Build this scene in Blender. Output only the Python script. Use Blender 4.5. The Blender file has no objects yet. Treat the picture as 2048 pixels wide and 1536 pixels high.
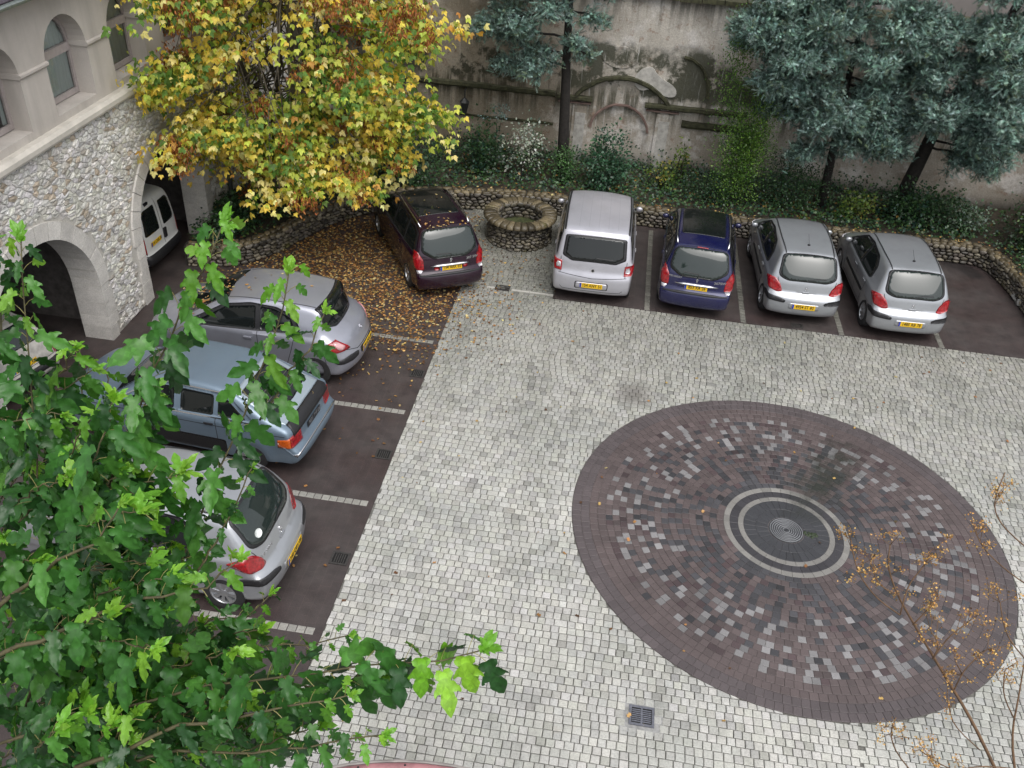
import bpy, bmesh, math, random
import numpy as np
from mathutils import Vector, Matrix, Quaternion
from mathutils.bvhtree import BVHTree
from mathutils.geometry import delaunay_2d_cdt
random.seed(7); rng = np.random.default_rng(11)
R = math.radians; PI = math.pi
scn = bpy.context.scene
COL = scn.collection

# ---------------------------------------------------------------- camera
H = 10.8
PITCH, ROLL, YAW = 0.6280, 0.0740, -0.1056
sp_, cp_ = math.sin(PITCH), math.cos(PITCH)
FWD = Vector((math.sin(YAW)*cp_, math.cos(YAW)*cp_, -sp_))
_right = Vector((math.cos(YAW), -math.sin(YAW), 0)); _up = _right.cross(FWD)
CR = _right*math.cos(ROLL) + _up*math.sin(ROLL)
CU = -_right*math.sin(ROLL) + _up*math.cos(ROLL)
cam_d = bpy.data.cameras.new('camera'); cam = bpy.data.objects.new('camera', cam_d); COL.objects.link(cam)
cam_d.sensor_width = 36.0; cam_d.lens = 1785.6/2048*36; cam_d.clip_start = 0.05; cam_d.clip_end = 400
cam.matrix_world = Matrix(((CR.x, CU.x, -FWD.x, 0), (CR.y, CU.y, -FWD.y, 0), (CR.z, CU.z, -FWD.z, H), (0, 0, 0, 1)))
scn.camera = cam
CAMP = np.array([0, 0, H])

# ---------------------------------------------------------------- light
SUN_EL, SUN_ROT = 62.0, 146.0
world = bpy.data.worlds.new('World'); scn.world = world; world.use_nodes = True
wn = world.node_tree; wn.nodes.clear()
sky = wn.nodes.new('ShaderNodeTexSky'); sky.sky_type = 'NISHITA'; sky.sun_disc = False
sky.sun_elevation = R(SUN_EL); sky.sun_rotation = R(SUN_ROT)
sky.air_density = 1.0; sky.dust_density = 4.0; sky.ozone_density = 1.0; sky.altitude = 200
hs = wn.nodes.new('ShaderNodeHueSaturation'); hs.inputs['Saturation'].default_value = 0.22   # overcast: the cloud deck greys the sky
bg = wn.nodes.new('ShaderNodeBackground'); bg.inputs['Strength'].default_value = 0.15
wo = wn.nodes.new('ShaderNodeOutputWorld')
wn.links.new(sky.outputs[0], hs.inputs['Color']); wn.links.new(hs.outputs[0], bg.inputs[0]); wn.links.new(bg.outputs[0], wo.inputs[0])
sun_d = bpy.data.lights.new('sun', 'SUN'); sun = bpy.data.objects.new('sun', sun_d); COL.objects.link(sun)
sun_d.energy = 1.3; sun_d.angle = R(60); sun_d.color = (1.0, 0.97, 0.93)
# Nishita: rotation 0 puts the sun at +Y, turning clockwise seen from above
_sd = Vector((math.sin(R(SUN_ROT))*math.cos(R(SUN_EL)), math.cos(R(SUN_ROT))*math.cos(R(SUN_EL)), math.sin(R(SUN_EL))))
sun.rotation_euler = _sd.to_track_quat('Z', 'Y').to_euler()
scn.view_settings.view_transform = 'Standard'; scn.view_settings.look = 'None'
scn.view_settings.gamma = 1; scn.view_settings.use_curve_mapping = False
scn.view_settings.exposure = 0.55
scn.render.engine = 'CYCLES'
scn.cycles.use_denoising = True
try: scn.cycles.denoiser = 'OPENIMAGEDENOISE'
except Exception: pass
scn.cycles.max_bounces = 6; scn.cycles.diffuse_bounces = 3; scn.cycles.glossy_bounces = 3
scn.cycles.transmission_bounces = 3; scn.cycles.transparent_max_bounces = 4
scn.cycles.caustics_reflective = False; scn.cycles.caustics_refractive = False

# ---------------------------------------------------------------- helpers: objects
def tag(o, label=None, cat=None, group=None, kind=None):
    if label: o['label'] = label
    if cat: o['category'] = cat
    if group: o['group'] = group
    if kind: o['kind'] = kind
    return o
def empty(name, loc=(0, 0, 0), rz=0.0, **k):
    o = bpy.data.objects.new(name, None); COL.objects.link(o); o.location = loc; o.rotation_euler = (0, 0, rz)
    return tag(o, **k)
def link(name, me, parent=None, mats=None, smooth=False, **k):
    if mats is not None:
        for m in (mats if isinstance(mats, (list, tuple)) else [mats]): me.materials.append(m)
    if smooth: me.polygons.foreach_set('use_smooth', [True]*len(me.polygons))
    o = bpy.data.objects.new(name, me); COL.objects.link(o)
    if parent: o.parent = parent
    return tag(o, **k)
class MB:
    """collects faces with a colour each; build() makes ONE mesh object"""
    def __init__(s): s.v = []; s.f = []; s.c = []; s.m = []
    def add(s, vs, fs, col=(1, 1, 1), m=0):
        b = len(s.v); s.v += [tuple(p) for p in vs]
        for f in fs: s.f.append([i+b for i in f]); s.c.append(col); s.m.append(m)
        return s
    def box(s, x0, x1, y0, y1, z0, z1, col=(1, 1, 1), m=0):
        vs = [(x, y, z) for x in (x0, x1) for y in (y0, y1) for z in (z0, z1)]
        return s.add(vs, [(0, 1, 3, 2), (4, 6, 7, 5), (0, 4, 5, 1), (2, 3, 7, 6), (0, 2, 6, 4), (1, 5, 7, 3)], col, m)
    def prism(s, pts, ax, a0, a1, col=(1, 1, 1), m=0, cap0=True):
        """polygon pts (2D) extruded along axis ax ('x','y','z') from a0 to a1"""
        def P(p, a): return {'x': (a, p[0], p[1]), 'y': (p[0], a, p[1]), 'z': (p[0], p[1], a)}[ax]
        n = len(pts); vs = [P(p, a0) for p in pts]+[P(p, a1) for p in pts]
        fs = [list(range(n, 2*n))]+([list(range(n))[::-1]] if cap0 else [])+[(i, (i+1) % n, n+(i+1) % n, n+i) for i in range(n)]
        return s.add(vs, fs, col, m)
    def tube(s, pts, rad, n=6, col=(1, 1, 1), m=0, cap=True):
        pts = [Vector(p) for p in pts]; rad = rad if isinstance(rad, (list, tuple)) else [rad]*len(pts)
        vs = []; prev = None
        for i, p in enumerate(pts):
            t = (pts[min(i+1, len(pts)-1)]-pts[max(i-1, 0)])
            t = t.normalized() if t.length > 1e-9 else Vector((0, 0, 1))
            if prev is None:
                prev = t.orthogonal().normalized()
            u = (prev-t*prev.dot(t)); u = u.normalized() if u.length > 1e-6 else t.orthogonal().normalized(); prev = u; w = t.cross(u)
            for k in range(n):
                a = 2*PI*k/n; vs.append(p+(u*math.cos(a)+w*math.sin(a))*rad[i])
        fs = [(i*n+k, i*n+(k+1) % n, (i+1)*n+(k+1) % n, (i+1)*n+k) for i in range(len(pts)-1) for k in range(n)]
        if cap: fs += [list(range(n))[::-1], [(len(pts)-1)*n+k for k in range(n)]]
        return s.add(vs, fs, col, m)
    def lathe(s, prof, n=24, axis='z', c=(0, 0, 0), col=(1, 1, 1), m=0):
        """prof = [(r, h)...] turned about axis"""
        vs = []
        for r, h in prof:
            for k in range(n):
                a = 2*PI*k/n; x, y = r*math.cos(a), r*math.sin(a)
                vs.append({'z': (c[0]+x, c[1]+y, c[2]+h), 'x': (c[0]+h, c[1]+x, c[2]+y), 'y': (c[0]+y, c[1]+h, c[2]+x)}[axis])
        fs = [(i*n+k, i*n+(k+1) % n, (i+1)*n+(k+1) % n, (i+1)*n+k) for i in range(len(prof)-1) for k in range(n)]
        return s.add(vs, fs, col, m)
    def mesh(s, name):
        me = bpy.data.meshes.new(name); me.from_pydata(s.v, [], s.f); me.update()
        if any(c != (1, 1, 1) for c in s.c):
            a = me.attributes.new('Col', 'FLOAT_COLOR', 'FACE')
            a.data.foreach_set('color', np.array([(c[0], c[1], c[2], 1.0) for c in s.c], dtype=np.float32).ravel())
        if any(s.m): me.polygons.foreach_set('material_index', s.m)
        return me
    def build(s, name, mats, parent=None, smooth=False, **k): return link(name, s.mesh(name), parent, mats, smooth, **k)
def scatter(name, tV, tF, M, T, cols, mats, parent=None, smooth=False, **k):
    """N copies of a small template joined into one mesh. M (N,3,3), T (N,3), cols (N,3)"""
    tV = np.asarray(tV, float); N = len(T); nv = len(tV)
    V = np.einsum('nij,vj->nvi', M, tV)+T[:, None, :]
    lt = np.array([len(f) for f in tF]); lv = np.concatenate([np.array(f) for f in tF]); nl = len(lv)
    loops = (lv[None]+np.arange(N)[:, None]*nv).ravel(); tot = np.tile(lt, N); st = np.concatenate([[0], np.cumsum(tot)[:-1]])
    me = bpy.data.meshes.new(name)
    me.vertices.add(N*nv); me.vertices.foreach_set('co', V.astype(np.float32).ravel())
    me.loops.add(N*nl); me.loops.foreach_set('vertex_index', loops.astype(np.int32))
    me.polygons.add(len(tot)); me.polygons.foreach_set('loop_start', st.astype(np.int32)); me.polygons.foreach_set('loop_total', tot.astype(np.int32))
    me.update(calc_edges=True)
    c = np.repeat(np.concatenate([np.asarray(cols, float), np.ones((N, 1))], 1), len(tF), axis=0)
    me.attributes.new('Col', 'FLOAT_COLOR', 'FACE').data.foreach_set('color', c.astype(np.float32).ravel())
    return link(name, me, parent, mats, smooth, **k)
def rots(n, dirs=None, up=None):
    """random rotation matrices; columns x,y,z. dirs -> y column; z near up"""
    if dirs is None: dirs = rng.normal(size=(n, 3))
    y = dirs/np.linalg.norm(dirs, axis=1, keepdims=True)
    z = rng.normal(size=(n, 3)) if up is None else up
    z = z-(z*y).sum(1, keepdims=True)*y; z /= np.linalg.norm(z, axis=1, keepdims=True)+1e-9
    return np.stack([np.cross(y, z), y, z], 2)
def project(P):
    P = np.atleast_2d(P)-CAMP; z = P@np.array(FWD)
    return np.stack([1024+1785.6*(P@np.array(CR))/z, 768-1785.6*(P@np.array(CU))/z], 1), z

# ---------------------------------------------------------------- helpers: materials
class NT:
    def __init__(s, name):
        s.m = bpy.data.materials.new(name); s.m.use_nodes = True; s.t = s.m.node_tree; s.n = s.t.nodes; s.b = s.n['Principled BSDF']
    def new(s, ty, **k):
        n = s.n.new(ty)
        for a, v in k.items():
            if hasattr(n, a): setattr(n, a, v)
            else: n.inputs[a.replace('_', ' ')].default_value = v
        return n
    def l(s, a, b): s.t.links.new(a, b)
    def noise(s, scale, detail=4, rough=.6, coord='Object', vec=None, stretch=None):
        t = s.new('ShaderNodeTexNoise'); t.inputs['Scale'].default_value = scale; t.inputs['Detail'].default_value = detail; t.inputs['Roughness'].default_value = rough
        if vec is None:
            tc = s.new('ShaderNodeTexCoord'); vec = tc.outputs[coord]
        if stretch:
            mp = s.new('ShaderNodeMapping'); mp.inputs['Scale'].default_value = stretch; s.l(vec, mp.inputs[0]); vec = mp.outputs[0]
        s.l(vec, t.inputs['Vector']); return t.outputs['Fac']
    def ramp(s, fac, stops):
        r = s.new('ShaderNodeValToRGB'); s.l(fac, r.inputs[0]); e = r.color_ramp.elements
        while len(e) < len(stops): e.new(.5)
        for i, (p, c) in enumerate(stops):
            e[i].position = p; e[i].color = (c, c, c, 1) if not isinstance(c, (tuple, list)) else (*c, 1)
        return r.outputs[0]
    def mix(s, a, b, fac, mode='MIX'):
        x = s.new('ShaderNodeMix', data_type='RGBA', blend_type=mode)
        for i, v in ((6, a), (7, b), (0, fac)):
            if isinstance(v, (int, float)): x.inputs[i].default_value = v if i == 0 else (v, v, v, 1)
            elif isinstance(v, (tuple, list)): x.inputs[i].default_value = (*v, 1)
            else: s.l(v, x.inputs[i])
        return x.outputs[2]
    def attr(s, name='Col'):
        a = s.new('ShaderNodeAttribute'); a.attribute_name = name; return a.outputs['Color']
    def bump(s, h, strength=.3, dist=.01):
        b = s.new('ShaderNodeBump'); b.inputs['Strength'].default_value = strength; b.inputs['Distance'].default_value = dist
        s.l(h, b.inputs['Height']); s.l(b.outputs[0], s.b.inputs['Normal']); return b
    def set(s, **k):
        for a, v in k.items():
            i = s.b.inputs[a.replace('_', ' ')]
            if hasattr(v, 'is_linked') or hasattr(v, 'links'): s.l(v, i)
            else: i.default_value = (*v, 1) if isinstance(v, (tuple, list)) and len(v) == 3 else v
        return s
def simple(name, col, rough=.6, metal=0., scale=0, amt=.25, bump=0, **k):
    t = NT(name)
    if scale:
        f = t.noise(scale); c = t.mix(tuple(x*(1-amt) for x in col), tuple(min(1, x*(1+amt)) for x in col), t.ramp(f, [(.3, 0.), (.7, 1.)]))
        t.set(Base_Color=c)
        if bump: t.bump(f, bump, .01)
    else: t.set(Base_Color=col)
    t.set(Roughness=rough, Metallic=metal, **k); return t.m
def stone_mat(name, tint=(1, 1, 1), rough=.75, s1=3., s2=40., dark=.45, moss=None, coord='Object', bumpd=.01):
    """the stone's own colour (Col) with mottling at two scales, grain and optional moss"""
    t = NT(name); c = t.attr()
    c = t.mix(c, tint, 1., 'MULTIPLY')
    f1 = t.noise(s1, 5, coord=coord); f2 = t.noise(s2, 6, .7, coord=coord)
    c = t.mix(c, t.ramp(f1, [(.32, dark), (.62, 1.)]), .7, 'MULTIPLY')
    c = t.mix(c, t.ramp(f2, [(.3, .5), (.6, 1.12)]), .6, 'MULTIPLY')
    if moss:
        f3 = t.noise(moss[1], 5, coord=coord); c = t.mix(c, moss[0], t.ramp(f3, [(moss[2], 0.), (moss[2]+.12, .85)]))
    t.set(Base_Color=c, Roughness=rough); t.bump(f2, .5, bumpd); return t.m
# ================================================================ CARS
# each model is a shell found on a smooth solid (side profile x cross-section), wheel wells cut out, every window, lamp,
# strip and plate laid on that shell as a part of its own
def chaikin(p, n=1, closed=True):
    p = np.array(p, float)
    for _ in range(n):
        if closed: q = np.roll(p, -1, 0); p = np.stack([.75*p+.25*q, .25*p+.75*q], 1).reshape(-1, p.shape[1])
        else:
            a, b = p[:-1], p[1:]; m = np.stack([.75*a+.25*b, .25*a+.75*b], 1).reshape(-1, p.shape[1]); p = np.concatenate([p[:1], m[1:-1], p[-1:]])
    return p
def fillet(q, r):
    out = []; n = len(q)
    for i in range(n):
        p, a, b = q[i], q[i-1], q[(i+1) % n]; la, lb = np.hypot(*(a-p)), np.hypot(*(b-p)); k = min(r, la*.45, lb*.45)
        A, B = p+(a-p)/la*k, p+(b-p)/lb*k
        out += [A*(1-t)**2+2*p*t*(1-t)+B*t*t for t in (0, .25, .5, .75, 1)]
    return np.array(out)
def inside2(pt, poly):
    x, y = pt[..., 0], pt[..., 1]; r = np.zeros(x.shape, bool); n = len(poly)
    for i in range(n):
        (x0, y0), (x1, y1) = poly[i], poly[(i+1) % n]
        if y0 == y1: continue
        c = ((y0 > y) != (y1 > y)) & (x < (x1-x0)*(y-y0)/(y1-y0)+x0); r ^= c
    return r
def segdist(pt, poly, closed=True):
    d = np.full(pt.shape[:-1], 1e9); n = len(poly)
    for i in range(n if closed else n-1):
        a = poly[i]; b = poly[(i+1) % n]; ab = b-a; L = ab@ab
        if L < 1e-12: continue
        t = np.clip(((pt-a)@ab)/L, 0, 1); d = np.minimum(d, np.hypot(*np.moveaxis(pt-a-t[..., None]*ab, -1, 0)))
    return d
class Shell:
    def __init__(s, sp):
        s.sp = sp; prof = chaikin(sp['prof'], 2); s.L = L = max(p[0] for p in sp['prof'])
        s.y0, s.z0, s.h = -.6, -.3, .015
        gy = np.arange(s.y0, L+.6, s.h); gz = np.arange(s.z0, 2.5, s.h)
        G = np.stack(np.meshgrid(gy, gz, indexing='ij'), -1)
        d = segdist(G, prof); s.g = np.where(inside2(G, prof), -d, d)
        w, zt = sp['w'], max(p[1] for p in sp['prof'])
        # cage on a box
        st = .05; ny, nx, nz = int(L/st), int(2*w/st), int((zt-.2)/st); idx = {}; V = []; F = []
        def vid(i, j, k):
            if (i, j, k) not in idx:
                idx[(i, j, k)] = len(V); V.append((-w+2*w*i/nx, L*j/ny, .2+(zt-.2)*k/nz))
            return idx[(i, j, k)]
        for j in range(ny):
            for i in range(nx):
                F.append((vid(i, j, nz), vid(i+1, j, nz), vid(i+1, j+1, nz), vid(i, j+1, nz)))
                F.append((vid(i, j, 0), vid(i, j+1, 0), vid(i+1, j+1, 0), vid(i+1, j, 0)))
            for k in range(nz):
                F.append((vid(0, j, k), vid(0, j, k+1), vid(0, j+1, k+1), vid(0, j+1, k)))
                F.append((vid(nx, j, k), vid(nx, j+1, k), vid(nx, j+1, k+1), vid(nx, j, k+1)))
        for i in range(nx):
            for k in range(nz):
                F.append((vid(i, 0, k), vid(i+1, 0, k), vid(i+1, 0, k+1), vid(i, 0, k+1)))
                F.append((vid(i, ny, k), vid(i, ny, k+1), vid(i+1, ny, k+1), vid(i+1, ny, k)))
        V = np.array(V); O = np.zeros_like(V); O[:, 1] = np.clip(V[:, 1], .85, L-1.0); O[:, 2] = .62
        D = V-O; D /= np.linalg.norm(D, axis=1, keepdims=True)
        lo = np.zeros(len(V)); hi = np.full(len(V), 3.0)
        for _ in range(20):
            m = (lo+hi)/2; ins = s.f(O+D*m[:, None]) < 0; lo = np.where(ins, m, lo); hi = np.where(ins, hi, m)
        s.V = O+D*((lo+hi)/2)[:, None]; s.F = F
        s.bvh = BVHTree.FromPolygons([tuple(v) for v in s.V], F)
    def f(s, P):
        sp = s.sp; x, y, z = np.abs(P[:, 0]), P[:, 1], P[:, 2]; w = sp['w']; u = np.clip(x/w, 0, 1.3)
        t = np.clip(y/s.L, 0, 1); t = t*t*(3-2*t)
        ye = y-sp.get('cr', .16)*u**sp.get('pr', 3.2)*(1-t)+sp.get('cf', .22)*u**2.6*t
        ze = z+sp.get('crown', .05)*u**2*np.clip((z-.5)/.6, 0, 1)
        a = np.clip((ye-s.y0)/s.h, 0, s.g.shape[0]-2); b = np.clip((ze-s.z0)/s.h, 0, s.g.shape[1]-2)
        i, j = a.astype(int), b.astype(int); fa, fb = a-i, b-j; g = s.g
        side = (g[i, j]*(1-fa)+g[i+1, j]*fa)*(1-fb)+(g[i, j+1]*(1-fa)+g[i+1, j+1]*fa)*fb
        zb = sp['belt']+sp.get('wedge', 0)*(.5-y/s.L)
        W = w*(1-sp.get('taper', .07)*np.abs(2*y/s.L-1)**3)
        lowr = np.clip((zb-z)/zb, 0, 1); W = W-.07*lowr**2
        up = np.clip(z-zb, 0, 2); W = W-sp.get('ledge', .03)*np.clip(up/.05, 0, 1)-up*sp['tumble']-up**2*sp.get('tum2', .12)
        for yw in (sp['yr'], sp['yf']):
            rr = np.hypot(y-yw, z-sp['r']); W = W+.022*np.exp(-((rr-.36)/.10)**2)*(z < zb)
        if 'groove' in sp: W = W-.012*np.exp(-((z-sp['groove'])/.03)**2)
        sec = x-W; k = sp.get('k', .07)
        hh = np.clip(.5+.5*(side-sec)/k, 0, 1)
        return sec*(1-hh)+side*hh+k*hh*(1-hh)
    def hits(s, P, d, off=0.):
        """points P sent along d onto the smooth solid; returns positions lifted by off, and normals"""
        d = Vector(d).normalized(); Q = []
        for p in P:
            p = Vector(p); l, n, _, _ = s.bvh.ray_cast(p-d*2.5, d)
            if l is None: l, n, _, _ = s.bvh.find_nearest(p)
            Q.append(l)
        Q = np.array(Q); E = np.eye(3)*.012
        def grad(Q):
            g = np.stack([s.f(Q+e)-s.f(Q-e) for e in E], 1)/.024; return g
        for _ in range(2):
            g = grad(Q); Q = Q-g*(s.f(Q)/np.maximum((g*g).sum(1), .2))[:, None]
        g = grad(Q); g /= np.linalg.norm(g, axis=1, keepdims=True)
        Q = Q+g*off
        return [Vector(q) for q in Q], [Vector(n) for n in g]
    def hit(s, p, d, off=0.):
        a, b = s.hits([p], d, off); return a[0], b[0]
    def patch(s, name, pts, d, mat, parent, off=.006, rnd=1, step=.045, skirt=.014, mirror=False, **k):
        """outline pts (3D, roughly on the shell) seen along d, laid on the shell"""
        d = Vector(d).normalized(); e1 = d.orthogonal().normalized(); e2 = d.cross(e1)
        q = np.array([(Vector(p).dot(e1), Vector(p).dot(e2)) for p in pts]); q = fillet(q, (0, .045, .11)[rnd]) if rnd else q
        c0 = sum((Vector(p).dot(d) for p in pts))/len(pts)
        b = []
        for i in range(len(q)):
            a, e = q[i], q[(i+1) % len(q)]; n = max(1, int(np.hypot(*(e-a))/step)); b += [a+(e-a)*t/n for t in range(n)]
        b = np.array(b); lo, hi = q.min(0), q.max(0)
        g = np.stack(np.meshgrid(np.arange(lo[0], hi[0], step), np.arange(lo[1], hi[1], step), indexing='ij'), -1).reshape(-1, 2)
        if len(g): g = g[inside2(g, q) & (segdist(g, q) > step*.35)]
        P = np.concatenate([b, g]) if len(g) else b
        vo, _, fo, _, _, _ = delaunay_2d_cdt([Vector(p) for p in P], [(i, (i+1) % len(b)) for i in range(len(b))], [], 1, 1e-5)
        W, Nn = s.hits([e1*v.x+e2*v.y+d*c0 for v in vo], d, off)
        nb = len(b); W2 = [W[i]-Nn[i]*(off+skirt) for i in range(nb)]
        F = []
        for f in fo:
            a, b_, c = W[f[0]], W[f[1]], W[f[2]]
            F.append(tuple(f) if (b_-a).cross(c-a).dot(d) < 0 else tuple(f)[::-1])
        nv = len(W); F += [(i, (i+1) % nb, nv+(i+1) % nb, nv+i) for i in range(nb)]
        allv = W+W2; out = []
        for sgn in ((1, -1) if mirror else (1,)):
            me = bpy.data.meshes.new(name); me.from_pydata([(v.x*sgn, v.y, v.z) for v in allv], [], [f if sgn > 0 else f[::-1] for f in F]); me.update()
            o = link(name, me, parent, mat, **k); me.polygons.foreach_set('use_smooth', [len(p.vertices) == 3 for p in me.polygons]); out.append(o)
        return out
    def ribbons(s, name, lines, wdt, mat, parent, off=.002, mirror=False, **k):
        """thin strips along polylines [(pts, d), ...] on the shell; ONE mesh"""
        mb = MB(); two = mirror and name == 'roof_strip'; m2 = MB(); mirror = mirror and not two
        for pts, d in lines:
            P = []
            for a, b in zip(pts[:-1], pts[1:]):
                a, b = Vector(a), Vector(b); n = max(1, int((b-a).length/.06)); P += [a+(b-a)*t/n for t in range(n)]
            P.append(Vector(pts[-1])); H_ = list(zip(*s.hits(P, d, off))); vs = []
            for i, (l, n) in enumerate(H_):
                t = H_[min(i+1, len(H_)-1)][0]-H_[max(i-1, 0)][0]; sd = n.cross(t).normalized()*wdt/2; vs += [l-sd, l+sd]
            fs = [(2*i, 2*i+1, 2*i+3, 2*i+2) for i in range(len(P)-1)]
            mb.add(vs, fs)
            if mirror: mb.add([(-v[0], v[1], v[2]) for v in vs], [f[::-1] for f in fs])
            elif two: m2.add([(-v[0], v[1], v[2]) for v in vs], [f[::-1] for f in fs])
        if two: m2.build(name, mat, parent, **k)
        return mb.build(name, mat, parent, **k)

def paint(name, col, metal=.55, rough=.32, flake=.06, coat=1.0):
    t = NT(name); f = t.noise(9, 3); g = t.noise(300, 2); dirt = t.noise(2.2, 5)
    c = t.mix(tuple(x*(1-flake) for x in col), tuple(min(1, x*(1+flake)) for x in col), g)
    c = t.mix(c, (.10, .095, .085), t.ramp(dirt, [(.45, 0.), (.75, .16)]))
    t.set(Base_Color=c, Metallic=metal, Roughness=t.ramp(f, [(.3, rough*.9), (.7, rough*1.25)]), Coat_Weight=coat, Coat_Roughness=.06)
    return t.m
M_silver = paint('silver_paint', (.36, .375, .40))
M_grey = paint('grey_paint', (.31, .32, .37), .5)
M_multi = paint('light_silver_paint', (.46, .457, .50), .45)
M_maroon = paint('maroon_paint', (.016, .003, .013), .2, .18, coat=.55)
M_blue = paint('blue_paint', (.008, .009, .065), .3, .22)
M_steel = paint('blue_grey_paint', (.155, .21, .27), .4, .38, coat=.5)
M_white = paint('white_paint', (.62, .63, .62), 0., .35)
M_pale = paint('shaded_grey_paint', (.09, .12, .14), .3, .35)  # darker than the car's own grey: the arch's shade is in the colour
M_glass = simple('car_glass', (.008, .010, .010), .04, 0., Coat_Weight=.25, IOR=1.45)
M_glassg = simple('tinted_glass', (.016, .024, .022), .03, 0., Coat_Weight=.45, IOR=1.5)
M_black = simple('black_plastic', (.014, .014, .016), .5, 0., 60, .3)
M_rubber = simple('tyre_rubber', (.016, .016, .017), .8, 0., 20, .4)
M_seam = simple('panel_gap', (.02, .02, .022), .9)
M_red = simple('red_lamp', (.27, .006, .010), .12, 0., 25, .5, Coat_Weight=1.)
M_clear = simple('clear_lamp', (.62, .6, .64), .1, .4, 30, .3, Coat_Weight=1.)
M_amber = simple('amber_lamp', (.5, .09, .01), .15, 0., 40, .3, Coat_Weight=1.)
M_chrome = simple('bright_trim', (.72, .72, .74), .16, 1.)
M_alloy = simple('hubcap_metal', (.42, .43, .45), .32, .8)
M_yplate = simple('yellow_plate', (.72, .45, .015), .4, 0., 12, .08)
M_bplate = simple('plate_blue', (.01, .05, .38), .4)
M_wplate = simple('plate_white', (.62, .62, .6), .4)
M_ink = simple('plate_ink', (.012, .012, .012), .5)

def text(s, size, mat, parent, loc, rot=(PI/2, 0, 0), name='lettering', sx=1.0, ext=.001):
    cu = bpy.data.curves.new(name, 'FONT'); cu.body = s; cu.size = size; cu.align_x = 'CENTER'; cu.align_y = 'CENTER'; cu.extrude = ext; cu.resolution_u = 2
    cu.offset = size*.012
    t = bpy.data.objects.new(name, cu); me = bpy.data.meshes.new_from_object(t); bpy.data.objects.remove(t); me.materials.clear()
    o = link(name, me, parent, mat); o.location = loc; o.rotation_euler = rot; o.scale = (sx, 1, 1); return o
def plate(sh, z, s, parent, x=0., w=.52, tilt=0., dark=False, yoff=0.):
    l, n = sh.hit((x, 0, z), (0, 1, 0), .012); y = l.y-yoff
    b = MB(); b.box(-w/2, w/2, -.004, .004, -.055, .055)
    p = b.build('number_plate', M_black if dark else M_yplate, parent); p.location = (x, y, z); p.rotation_euler = (tilt, 0, 0)
    if not dark: b = MB(); b.box(-w/2+.002, -w/2+.042, -.006, -.0045, -.052, .052); b.build('country_band', M_bplate, p)
    text(s, .105, M_alloy if dark else M_ink, p, (.022, -.0055, .002), sx=.84); return p
_wheel = {}
def wheel(kind, r):
    if (kind, r) in _wheel: return _wheel[(kind, r)]
    n = 28; w = .095; t = MB()
    t.lathe([(r*.62, -w), (r*.80, -w*1.02), (r*.94, -w*.95), (r, -w*.6), (r, w*.6), (r*.94, w*.95), (r*.80, w*1.02), (r*.62, w*.98), (r*.60, w*.5)], n, 'x')
    rim = MB(); R0 = r*.64
    if kind == 'steel':
        rim.lathe([(R0, w*.9), (R0*.93, w*.75), (R0*.9, w*.3), (R0*.5, w*.45), (R0*.3, w*.6), (R0*.12, w*.62), (.001, w*.64)], n, 'x')
        for k in range(5):
            a = 2*PI*k/5; rim.lathe([(.014, w*.6), (.014, w*.82), (.001, w*.84)], 6, 'x', (0, R0*.36*math.cos(a), R0*.36*math.sin(a)), m=1)
        ms = [M_black, M_alloy]
    else:
        rim.lathe([(R0*.97, w*.2), (.001, w*.2)], n, 'x', m=1)
        rim.lathe([(R0, w*.2), (R0*1.01, w*.95), (R0*.90, w*.98), (R0*.86, w*.82), (R0*.86, w*.3)], n, 'x')
        rim.lathe([(R0*.34, w*.3), (R0*.32, w*.86), (R0*.2, w*.95), (.001, w*.96)], 14, 'x')
        ns = 8 if kind == 'eight' else 6
        for k in range(ns):
            a = 2*PI*(k+.3)/ns; ca, sa = math.cos(a), math.sin(a); vs = []
            for (rr, hw, x) in ((R0*.28, .018, w*.84), (R0*.9, .034, w*.9)):
                for sd in (-1, 1):
                    for xx in (x, w*.3): vs.append((xx, rr*ca-sd*hw*sa, rr*sa+sd*hw*ca))
            rim.add(vs, [(0, 4, 6, 2), (0, 1, 5, 4), (2, 6, 7, 3), (1, 3, 7, 5)])
        ms = [M_alloy, M_black]
    a = t.mesh('tyre'); b = rim.mesh('rim')
    a.materials.append(M_rubber); [b.materials.append(m) for m in ms]
    for me in (a, b): me.polygons.foreach_set('use_smooth', [True]*len(me.polygons)); me.set_sharp_from_angle(angle=R(35))
    _wheel[(kind, r)] = (a, b); return a, b
def mirror_part(sh, root, y, z, mat, x=None):
    for sd in (-1, 1):
        b = MB(); b.lathe([(.001, -.075), (.045, -.07), (.075, -.045), (.085, 0), (.08, .05), (.06, .06), (.001, .06)], 10, 'y')
        o = b.build('wing_mirror', mat, root, smooth=True); o.scale = (1.0, .7, .72); o.location = (sd*(sh.sp['w']+.05), y, z)
        b = MB(); b.box(-.09, .02, -.03, .03, -.02, .02); a = b.build('mirror_arm', M_black, o); a.location = (-sd*.07, .02, -.03)
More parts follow.
